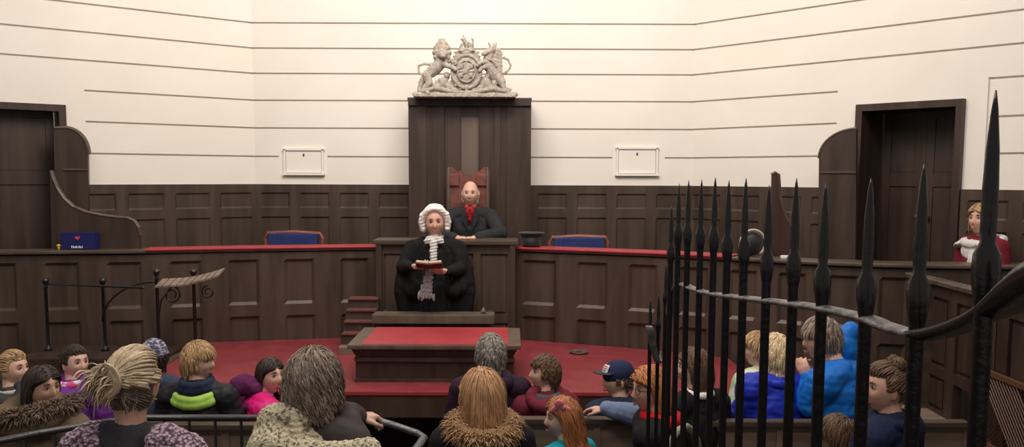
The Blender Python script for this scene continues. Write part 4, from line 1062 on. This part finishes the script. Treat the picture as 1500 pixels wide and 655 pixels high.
# parka woman
PARK = cloth('olive brown parka', (.115, .085, .055), b=.2)
def parka_x(c):
    hood(c, PARK, dy=-.09, R=.14, r=.055, dz=-.0)
    f = MB(); path = [(.17*math.cos(a), -.02+.15*math.sin(a), c['nb']+.035+.035*math.cos(a)) for a in [PI*.95+i*PI*1.2/14 for i in range(15)]]; path = [(x, y, z) for x, y, z in path]
    fur(f, path, .058, 1500, .036, .0045); f.build('fur_trim', mat('brown fur', (.10, .07, .05), .9, col2=(.2, .145, .10), scale=(40, 40, 40), island=.4), c['t'], True)
person('dark haired woman in an olive brown parka looking right', 62, 569, 4.38, -10, -116, -2, s=.95, hs=.94, skin=SK_T, coat=PARK, e=.05,
       hair=dict(n=650, length=.19, grav=.8, width=.008, off=.014, part=0, steps=8, jit=.08), hairm=H_DARK, extra=parka_x, wide=1.1)
# purple jacket girl
PURP = cloth('purple jacket', (.11, .02, .19), b=.1, rough=.5)
person('girl with tied dark hair in a purple jacket looking right', 110, 532, 5.45, -5, -122, s=.85, hs=.93, skin=SK_F, coat=PURP, e=.04, coatfold=quilt(.005, .09, 1),
       hair=dict(n=600, length=.15, tie=(0, -.115, .03), jit=.06, width=.0075, off=.009), hairm=H_DARK,
       extra=lambda c: (hood(c, PURP, R=.11), sc(c, mat('patterned scarf', (.55, .6, .75), .9, col2=(.6, .08, .22), scale=(28, 28, 28), kind='voronoi', lo=.3, hi=.5), name='patterned_scarf', R=.085, r=.024, z=.022)))
# patterned hat person mostly hidden
def knit_hat(c, m, name='knit_hat', pom=False):
    k = MB(); k.ell((0, -.012, .045), (.090, .112, .095), sub=3); k.ring((0, -.008, .035), .082, .104, .016, n=20)
    if pom: k.ell((0, -.02, .15), (.03, .03, .03))
    k.v = [c['Mh'] @ q for q in k.v]; return vox(k, name, m, c['t'], .006, 3, lambda q: .002*math.sin(q[2]*400))
person('person in a dark blue patterned knit hat half hidden behind the blond updo', 226, 524, 5.5, 0, 20, s=.8, hs=.9, coat=cloth('slate blue coat', (.03, .04, .07)), e=.03, hair=SHORT, hairm=H_DARK,
       extra=lambda c: knit_hat(c, mat('patterned knit', (.05, .06, .12), .95, col2=(.35, .33, .38), scale=(45, 45, 45), lo=.45, hi=.6, bump=.4)))
# blond boy in black coat with lime yoke
BLKC = cloth('black padded coat', (.012, .013, .017), b=.1, rough=.5)
def lime_x(c):
    nb, t = c['nb'], c['t']
    k = MB(); k.ring((0, -.02, nb-.05), .125, .105, .030, tilt=.42, n=24); k.ring((0, -.02, nb-.028), .112, .098, .030, tilt=.36, n=24); vox(k, 'lime_yoke', cloth('lime fabric', (.34, .56, .10), 1.15), t, .007, 3, folds(.004, 14))
    k = MB(); k.ring((0, -.01, nb-.0), .082, .085, .036, tilt=.15, n=20); k.ring((0, -.015, nb+.03), .080, .085, .026, tilt=.15, n=20); vox(k, 'navy_snood', cloth('navy fleece', (.014, .02, .045)), t, .007, 3, folds(.006, 16))
person('boy with straight blond hair in a black coat with lime yoke facing right', 291, 530, 5.18, 0, -106, s=.92, hs=1.0, skin=SK_F, coat=BLKC, e=.035, coatfold=quilt(.005, .12, 2), wide=1.05,
       hair=dict(n=900, length=.058, grav=.38, width=.0065, steps=6, off=.013, crown=(0, -.3, .95), fwd=.4, jit=.1, front=.06), hairm=H_BLOND, extra=lime_x, vx=.006)
# girl in bright pink
PINK = cloth('bright pink jacket', (.52, .012, .15), 1.2, b=.08, rough=.45)
def pink_x(c):
    t = c['t']; p = t.matrix_basis.inverted() @ at(357, 565, 5.32)
    k = MB(); k.ell(p, (.075, .085, .072)); k.ell(p+Vector((.0, .05, -.025)), (.085, .07, .06)); k.ring(Vector((0, -.05, c['nb']-.02)), .09, .09, .03, tilt=.3); vox(k, 'plum_hood', cloth('plum fabric', (.085, .014, .065)), t, .007, 4, folds(.008, 14))
    k = MB(); k.ring((0, 0, c['nb']+.012), .07, .072, .018, tilt=.1); vox(k, 'grey_lining', cloth('grey fleece', (.22, .22, .22)), t, .007, 2)
person('girl with dark hair in a bright pink padded jacket with plum hood', 396, 551, 5.4, -60, -126, s=.88, hs=.95, skin=SK_F, coat=PINK, e=.06, coatfold=quilt(.006, .07, 3), lean=.07,
       hair=dict(n=650, length=.15, grav=.9, width=.008, part=0, off=.010, jit=.07), hairm=H_DARK, extra=pink_x, arms={'L': dict(el=(-.26, .0, .62), wr=(-.20, .22, .55), d=(.2, .9, 0), n=(0, 0, 1)), 'R': dict(el=(.24, .06, .62), wr=(.14, .26, .60), d=(-.3, .9, 0), n=(0, 0, 1))})
# updo woman
LIL = mat('lilac open knit', (.50, .36, .47), .95, col2=(.12, .08, .11), scale=(75, 75, 75), kind='voronoi', bump=1.0, lo=.42, hi=.62)
def updo_post(hb, Mh):
    tie = Vector((-.012, -.122, .035)); rnd = random.Random(8)
    for i in range(420):    # messy tail fanning out from the tie, to the left and down
        a = rnd.uniform(-.9, 1.0); d = Vector((-.75*math.cos(a)-.05, -.30-.3*rnd.random(), .75*math.sin(a)+.25)).normalized()
        L = rnd.uniform(.03, .072); q = [tie*1.0]; p = tie+Vector((rnd.gauss(0, .020), rnd.gauss(0, .010), rnd.gauss(0, .018)))
        q = [p]; dd = d.copy()
        for k in range(7):
            dd = (dd+Vector((rnd.gauss(0, .18), rnd.gauss(0, .14), -.26-.03*k))).normalized(); p = p+dd*L/6*1.15; q.append(p)
        m = MB(); m.tube(q, [.0035, .0048, .0048, .0045, .004, .003, .002, .0008][:8], n=5, flat=.5, cap=False); hb.add([Mh @ x for x in m.v], m.f)
    for i in range(170):     # loose loops over the crown
        a = rnd.uniform(0, 2*PI); c0 = tie+Vector((.0, -.012, .0)); r = rnd.uniform(.025, .060)
        q = [c0+Vector((r*math.cos(a+u), -.012*math.sin(u*.5), r*math.sin(a+u))) for u in [j*.5 for j in range(7)]]
        m = MB(); m.tube(q, [.004]*6+[.001], n=5, flat=.5, cap=False); hb.add([Mh @ x for x in m.v], m.f)
    for i in range(50):     # wisps at nape and temples
        x = rnd.choice([-1, 1])*rnd.uniform(.02, .075); p = Vector((x, -.085+.4*abs(x)*.6, -.05+rnd.uniform(-.02, .06))); p = head_surface(p.normalized())*1.03
        q = [p+Vector((rnd.gauss(0, .004), rnd.gauss(0, .004), -.012*k)) for k in range(5)]
        m = MB(); m.tube(q, [.0015, .0015, .001, .001, .0004], n=4, cap=False); hb.add([Mh @ y for y in m.v], m.f)
def updo_x(c):
    nb, t, s = c['nb'], c['t'], c['s']
    k = MB(); k.ell((0, -.01, c['shz']-.10), (.23, .15, .13)); k.ring((0, -.03, nb-.075), .135, .115, .028, tilt=.30, n=24)
    for sx in (-1, 1): k.chain([(sx*.135, -.02, c['shz']+.02), (sx*.20, -.0, c['shz']-.03), (sx*.26, .02, c['shz']-.20)], [.075, .085, .085])
    vox(k, 'lilac_shawl', LIL, t, .006, 3, lambda q: .0025*math.sin(math.atan2(q[1], q[0])*46)+.0015*math.sin(q[2]*300))
    for sx in (-1, 1):
        m = MB(); m.ring(c['Mh'] @ Vector((sx*.081, .0, -.048)), .006, .006, .0015, n=8); m.build('earring', GOLD, t, True)
ROOT = hairmat('ash blond hair', (.42, .33, .225), 1.5, .4)
def under_x(c):
    updo_x(c)
    u = MB(); scalp(u, c['Mh'], g=.0075, low=-.075, front=.3); locks(u, c['Mh'], n=420, length=.05, grav=-.35, width=.005, steps=4, off=.006, tie=(-.012, -.122, .035), low=-.075, front=.3, jit=.1, seed=5)
    u.build('shorn_underlayer', hairmat('grey brown roots', (.13, .10, .085), 1.5, .35), c['t'], True)
person('woman seen from behind with messy blond updo and lilac knit shawl', 197, 563, 3.2, -6, -12, -3, s=1.02, hs=1.05, seat=.80, fz=.35, skin=SK_P, coat=cloth('dark grey top', (.035, .035, .042)), e=.012, vx=.005,
       hair=dict(n=900, length=.17, tie=(-.012, -.122, .035), jit=.12, width=.0055, off=.020, low=-.0, steps=8, curl=.004, post=updo_post), hairm=ROOT, extra=under_x)
# bob woman with cream shawl
CREAM = mat('cream open knit', (.62, .56, .40), .95, col2=(.16, .14, .105), scale=(70, 70, 70), kind='noise', bump=1.0, lo=.50, hi=.62, detail=2)
CREAM2 = mat('cream knit border', (.66, .59, .42), .95, col2=(.45, .40, .28), scale=(80, 80, 80), bump=1.0)
def bob_x(c):
    nb, t, s = c['nb'], c['t'], c['s']; z = c['shz']+.055
    k = MB(); k.ell((-.07, -.07, z-.10), (.17, .12, .15)); k.chain([(-.03, -.06, z+.05), (-.13, -.02, z+.01), (-.21, .02, z-.16)], [.07, .08, .085]); k.ell((-.02, -.08, z-.25), (.20, .12, .2))
    k.chain([(-.10, -.12, z-.05), (.10, -.17, z-.065), (.27, -.14, z-.045)], [.07, .055, .05]); k.ell((.17, -.13, z-.19), (.18, .09, .16))
    vox(k, 'cream_shawl', CREAM, t, .006, 3, lambda q: .003*math.sin(q[0]*220+q[2]*160)*math.sin(q[2]*220-q[0]*100)+.006*noise.noise(Vector(q)*12))
    k = MB(); k.chain([(-.03, -.085, z+.075), (.0, -.145, z-.02), (.06, -.185, z-.16), (.10, -.19, z-.30)], [.028, .03, .032, .032]); vox(k, 'shawl_border', CREAM2, t, .006, 2, lambda q: .003*math.sin(q[2]*330))
TAUP = cloth('dark taupe jumper', (.05, .042, .045), b=.2)
p0, p1 = at(505, 606, 3.50), at(548, 612, 3.60)
person('woman seen from behind with grey brown bob and cream knit shawl', 459, 560, 3.4, -8, -10, -2, s=1.0, hs=1.04, seat=.80, fz=.35, skin=SK_F, coat=TAUP, e=.02, vx=.006,
       hair=dict(n=2200, length=.098, grav=.50, width=.0046, crown=(0, -.05, 1), off=.022, steps=10, jit=.14, curl=.014, curlf=38, flare=.008, low=-.06, lenfn=lambda p: .62+(p.z+.06)*6.6), hairm=H_GREYB, extra=bob_x,
       arms={'R': dict(w=1, el=at(505, 612, 3.47), wr=at(521, 611, 3.55), d=(.8, .55, -.1), n=(0, 0, 1), curl=.9)})
# grey haired adult at the table
AUB = cloth('aubergine jacket', (.022, .010, .022), b=.15)
person('adult with short steel grey hair in an aubergine jacket, back turned, by the table', 719, 519, 5.4, 0, 12, s=1.0, hs=1.0, coat=AUB, e=.03, wide=1.05,
       hair=dict(n=850, length=.055, grav=.25, width=.008, steps=5, off=.016, low=-.085, jit=.3), hairm=H_GREY, extra=lambda c: (hood(c, AUB, R=.10),))
# boy in maroon
MAR = cloth('maroon jacket', (.105, .014, .026), b=.15)
def open_mouth(c): pass
person('boy with brown hair in a maroon jacket facing left', 798, 547, 5.35, 15, 106, 4, s=.85, hs=.95, coat=MAR, e=.03,
       hair=dict(n=750, length=.042, grav=.25, width=.0075, steps=5, off=.011, fwd=.3, front=.064), hairm=H_BROWN, extra=lambda c: (hood(c, MAR, R=.11, r=.042), collar(c, cloth('slate lining', (.05, .06, .075)), .076, .026, z=.006)))
# fur hood girl
NAVB = cloth('near black coat', (.010, .011, .016), b=.15)
def furg_x(c):
    nb = c['nb']; f = MB(); k = MB(); k.ring((0, -.045, nb+.01), .125, .10, .045, tilt=.38, n=24); vox(k, 'hood', cloth('tan fur base', (.20, .115, .06)), c['t'], .008, 3)
    M = Matrix.Rotation(.38, 3, 'X'); path = [M @ Vector((.128*math.cos(a), .102*math.sin(a), 0)) + Vector((0, -.045, nb+.01)) for a in [2*PI*i/24 for i in range(25)]]
    fur(f, path, .056, 3000, .036, .0036); f.build('fur_trim', mat('tan fur', (.33, .19, .10), .9, col2=(.50, .32, .19), scale=(40, 40, 40), island=.45), c['t'], True)
person('girl with long golden hair and a tan fur hood on a black coat', 706, 579, 4.0, 6, 30, s=.95, hs=.98, seat=.50, fz=0, coat=NAVB, e=.03, wide=1.05,
       hair=dict(n=1300, length=.25, grav=.62, width=.0062, crown=(0, -.05, 1), off=.020, steps=10, jit=.08, sh=1.0, flare=.02, curl=.004), hairm=H_GOLD, extra=furg_x)
# ginger girl with pink bow
TURQ = cloth('turquoise top', (.01, .25, .34), 1.2)
def ging_x(c):
    Mh, t = c['Mh'], c['t']; k = MB(); PK = cloth('pink satin', (.72, .22, .28), 1.15, b=.05, rough=.4)
    M = Mh @ Matrix.Translation((-.082, .015, .078)) @ Matrix.Rotation(-.35, 4, 'Y') @ Matrix.Rotation(.9, 4, 'X') @ Matrix.Rotation(.0, 4, 'Z')
    for sx in (-1, 1):
        for q in (0, 1): k.add([M @ Vector(v) for v in MB().ell((0.0, sx*.034, .014*q), (.012, .032, .020), Matrix.Rotation(sx*.35*(1-q), 3, 'X')).v], ico(2)[1])
    k.add([M @ Vector(v) for v in MB().ell((.0, 0, .01), (.017, .014, .018)).v], ico(2)[1])
    k.add([M @ Vector(v) for v in MB().ell((.0, .03, -.035), (.009, .018, .036)).v], ico(2)[1])
    vox(k, 'hair_bow', PK, t, .004, 1)
person('girl with long ginger hair and a pink bow facing left in turquoise', 824, 612, 4.5, 40, 100, -6, s=.78, hs=.93, seat=.45, coat=TURQ, e=.025,
       hair=dict(n=1000, length=.27, grav=.75, width=.007, part=0, off=.013, steps=10, jit=.09, curl=.007, curlf=30, flare=.02), hairm=H_GING, extra=ging_x)
# boy in navy cap
NAVY = cloth('navy jacket', (.014, .022, .045), b=.15)
def cap_x(c):
    Mh, t = c['Mh'], c['t']; k = MB(); k.ell((0, -.006, .042), (.087, .108, .088), sub=3)
    vs = []; k.v = [Mh @ q for q in k.v]; cp = vox(k, 'cap_crown', cloth('navy cap', (.016, .022, .06), 1.2), t, .005, 2)
    b = MB(); n = 12; vs = []
    for i in range(n+1):
        a = -1.05+2.1*i/n
        for rr, zz in ((.088, .056), (.150, .064-.012*abs(a))):
            x = math.sin(a)*(.082 if rr < .1 else .090); y = math.cos(a)*(.10 if rr < .1 else .165); 
            for th2 in (0, .005): vs.append(Mh @ Vector((x, y, zz+th2)))
    fs = []
    for i in range(n): a = i*4; fs += [(a, a+4, a+6, a+2), (a+1, a+3, a+7, a+5), (a+2, a+6, a+7, a+3), (a, a+1, a+5, a+4)]
    fs += [(0, 2, 3, 1), (n*4, n*4+1, n*4+3, n*4+2)]
    mk('cap_brim', vs, fs, mat('dark cap brim', (.02, .02, .03), .6), t)
    f = MB(); P_ = [(-.035, .088, .068), (.035, .088, .068), (.032, .070, .112), (-.032, .070, .112)]
    f.add([Mh @ Vector((math.sin(a)*math.cos(e_)*.0905, -.006+math.cos(a)*math.cos(e_)*.1115, .042+math.sin(e_)*.0915)) for e_ in [.22+.14*j for j in range(5)] for a in [-.1+(i-4)*.115 for i in range(9)]], [(j*9+i, j*9+i+1, j*9+i+10, j*9+i+9) for j in range(4) for i in range(8)]); f.build('cap_badge', mat('pale badge', (.55, .55, .60), .6), t)
    g = MB()
    for i, (w_, e0) in enumerate(((.30, .64), (.36, .50), (.26, .36))): g.tube([Vector((math.sin(a)*math.cos(e0)*.092, -.006+math.cos(a)*math.cos(e0)*.113, .042+math.sin(e0)*.093)) for a in [-.1-w_+w_*.25*j for j in range(9)]], .0025, n=5)
    g.v = [Mh @ q for q in g.v]; g.build('badge_print', mat('badge red', (.4, .06, .09), .6), t)
person('boy in a navy baseball cap and navy jacket facing left', 905, 556, 5.35, 10, 104, -3, s=.85, hs=.95, coat=NAVY, e=.035, hair=dict(SHORT, low=-.045, top=.03, length=.03, off=.006), hairm=H_BROWN, extra=cap_x)
# woman with glasses and red scarf
def glass_x(c):
    Mh, t = c['Mh'], c['t']; k = MB()
    for sx in (-1, 1):
        k.tube([Mh @ Vector((sx*.033+.023*math.cos(a), .094-.006*abs(math.cos(a)), .012+.018*math.sin(a))) for a in [2*PI*i/16 for i in range(17)]], .0022, n=6)
        k.tube([Mh @ Vector((sx*.056, .086, .016)), Mh @ Vector((sx*.074, .04, .014)), Mh @ Vector((sx*.080, -.01, .006))], .0018, n=6)
    k.tube([Mh @ Vector((-.011, .098, .014)), Mh @ Vector((0, .101, .016)), Mh @ Vector((.011, .098, .014))], .0018, n=6)
    k.build('glasses', mat('dark glasses frame', (.03, .015, .012), .3), t, True)
    sc(c, cloth('red scarf', (.42, .008, .018), 1.25), R=.085, r=.036)
    k = MB(); Mi = t.matrix_basis.inverted(); a, b_, d = Mi @ at(888, 599, 4.80), Mi @ at(915, 604, 4.74), Mi @ at(950, 614, 4.66)
    k.chain([a, b_, d], [.044, .060, .07]); vox(k, 'blue_sleeve', cloth('slate blue sleeve', (.12, .16, .27), 1.2), t, .007, 3, folds(.007, 16))
person('woman with copper hair, glasses and red scarf leaning an arm on the pew', 951, 571, 4.55, 62, 112, -4, s=1.0, hs=1.0, seat=.45, skin=SK_P, coat=cloth('black coat', (.008, .008, .010), b=.1), e=.03,
       hair=dict(n=950, length=.14, grav=.7, width=.008, part=.02, off=.018, steps=7, jit=.1, curl=.005), hairm=H_ORANGE, extra=glass_x, lean=.06,
       arms={'L': dict(w=1, el=at(945, 614, 4.66), wr=at(889, 600, 4.80), d=(-.8, .45, -.05), n=(0, .1, 1), curl=.45, bare=1)})
# dark coated person behind the railing corner
person('person with brown hair in a black coat half hidden behind the railings', 1016, 540, 4.95, 30, 80, s=.95, hs=.98, coat=cloth('black wool coat', (.009, .009, .012), b=.2), e=.03,
       hair=dict(n=800, length=.12, grav=.6, width=.008, part=0, off=.014), hairm=H_BROWN, extra=lambda c: sc(c, cloth('white scarf', (.6, .58, .55)), R=.075, r=.022, z=.01))
# child in pale jacket
person('child with fair hair in a pale green and white top behind the railings', 1110, 512, 5.55, 30, 88, s=.85, hs=.93, seat=.56, coat=mat('pale green top', (.55, .58, .48), .85, col2=(.35, .48, .25), scale=(9, 9, 9), lo=.5, hi=.6, bump=.2), e=.03,
       hair=dict(SHORT, length=.06), hairm=H_BLOND)
# blond child in royal blue
ROY = cloth('royal blue jacket', (.015, .03, .38), 1.2, b=.05, rough=.4)
person('child with pale blond hair in a royal blue padded jacket seen from behind', 1136, 519, 5.15, 5, 25, s=.9, hs=.97, seat=.56, coat=ROY, e=.05, coatfold=quilt(.006, .08, 4),
       hair=dict(n=900, length=.075, grav=.45, width=.008, steps=6, off=.014, low=-.08, jit=.22), hairm=H_PALE, extra=lambda c: (collar(c, ROY, .085, .03, z=-.01),),
       arms={'L': dict(w=1, el=at(1098, 600, 5.12), wr=at(1082, 603, 5.25), d=(-.7, .6, 0), n=(0, 0, 1), curl=.6)})
# adult in bright blue jacket
BBL = cloth('bright blue jacket', (.01, .13, .50), 1.2, b=.05, rough=.4)
def blue_x(c):
    t = c['t']; Mi = t.matrix_basis.inverted(); k = MB(); D_ = 5.2
    k.chain([Mi @ at(1212, 520, D_), Mi @ at(1228, 505, D_), Mi @ at(1246, 484, D_)], [.085, .085, .055]); k.ell(Mi @ at(1236, 512, D_), (.10, .09, .12))
    vox(k, 'hood', BBL, t, .008, 4, folds(.01, 10))
person('adult with grey brown hair in a bright blue hooded jacket facing left', 1203, 497, 5.16, 45, 98, -4, s=1.02, hs=1.1, seat=.56, skin=SK_P, coat=BBL, e=.05, coatfold=quilt(.008, .13, 5), lean=.10, wide=1.1,
       hair=dict(n=750, length=.07, grav=.4, width=.008, steps=5, off=.013, front=.06), hairm=H_GREYB, extra=blue_x,
       arms={'L': dict(w=1, el=at(1190, 590, 4.99), wr=at(1186, 560, 5.07), d=(-.35, .2, .8), n=(-.3, -.9, 0), curl=.5), 'R': dict(w=1, el=at(1215, 590, 5.42), wr=at(1190, 556, 5.22), d=(-.4, -.05, .8), n=(.2, .9, 0), curl=.5)})
q = at(1179, 546, 5.15); tag(MB().box(tuple(q), (.07, .09, .05), rz=.5, bev=.01).build('paper_tissue', mat('white tissue', (.7, .68, .65), .9, bump=.4)), 'crumpled white paper held by the adult in the bright blue jacket', 'paper')
# curly haired woman in navy
DNAV = cloth('dark navy coat', (.010, .016, .045), b=.15)
def bun_post(hb, Mh):
    rnd = random.Random(4)
    for (c0, r0, n) in (((.0, -.105, .065), .045, 150), ((-.03, -.05, .115), .035, 70), ((.03, -.06, .115), .035, 70)):
        for i in range(n):
            a = rnd.uniform(0, 6.3); b = rnd.uniform(-1.2, 1.2); R = Euler((rnd.uniform(0, 3), rnd.uniform(0, 3), 0)).to_matrix(); r = r0*rnd.uniform(.6, 1)
            q = [Vector(c0)+R @ Vector((r*math.cos(a+u), r*math.sin(a+u), .01*math.sin(u*3))) for u in [j*.45 for j in range(8)]]
            m = MB(); m.tube(q, [.005]*7+[.001], n=5, flat=.5, cap=False); hb.add([Mh @ x for x in m.v], m.f)
person('woman with curly brown hair pinned up in a dark navy coat facing left', 1296, 569, 4.15, 40, 98, -2, s=1.0, hs=1.02, seat=.50, skin=SK_P, coat=DNAV, e=.035,
       hair=dict(n=900, length=.10, tie=(0, -.105, .07), width=.0075, off=.014, jit=.2, curl=.007, curlf=60, post=bun_post), hairm=H_BROWN, extra=lambda c: collar(c, DNAV, .085, .032, z=-.005))
person('small child with brown hair low down behind the railings, facing left', 1226, 637, 4.55, 40, 72, s=.7, hs=.88, seat=.40, coat=cloth('dark blue jumper', (.02, .03, .06)), e=.02,
       hair=dict(n=800, length=.09, grav=.55, width=.008, fwd=.5, front=.05, off=.012), hairm=H_BROWN)
# costumed figure behind the rail far right
CRIM = cloth('crimson coat', (.13, .012, .022), b=.15)
def cost_x(c):
    nb = c['nb']; k = MB(); k.ring((0, .0, nb-.025), .145, .12, .034, tilt=-.18, n=22); k.ell((0, .10, nb-.10), (.11, .03, .09)); 
    for sx in (-1, 1): k.ell((sx*.13, .03, nb-.055), (.085, .12, .03), Matrix.Rotation(sx*.4, 3, 'Y'))
    vox(k, 'white_collar', mat('white linen', (.62, .60, .58), .85, bump=.2), c['t'], .006, 2, folds(.006, 25))
    k = MB(); k.chain([(-.05, .13, nb-.12), (-.10, .16, nb-.30)], [.03, .045]); vox(k, 'lace_cuff', LACE, c['t'], .006, 2, folds(.008, 40))
person('person in a crimson coat with wide white collar seated behind the rail at far right', 1437, 322, 6.78, 100, 118, s=1.0, hs=1.0, seat=DAIS+.22, fz=DAIS, skin=SK_P, coat=CRIM, e=.03, hair=dict(n=700, length=.10, grav=.6, part=0, width=.008, off=.014), hairm=H_BLOND, extra=cost_x)
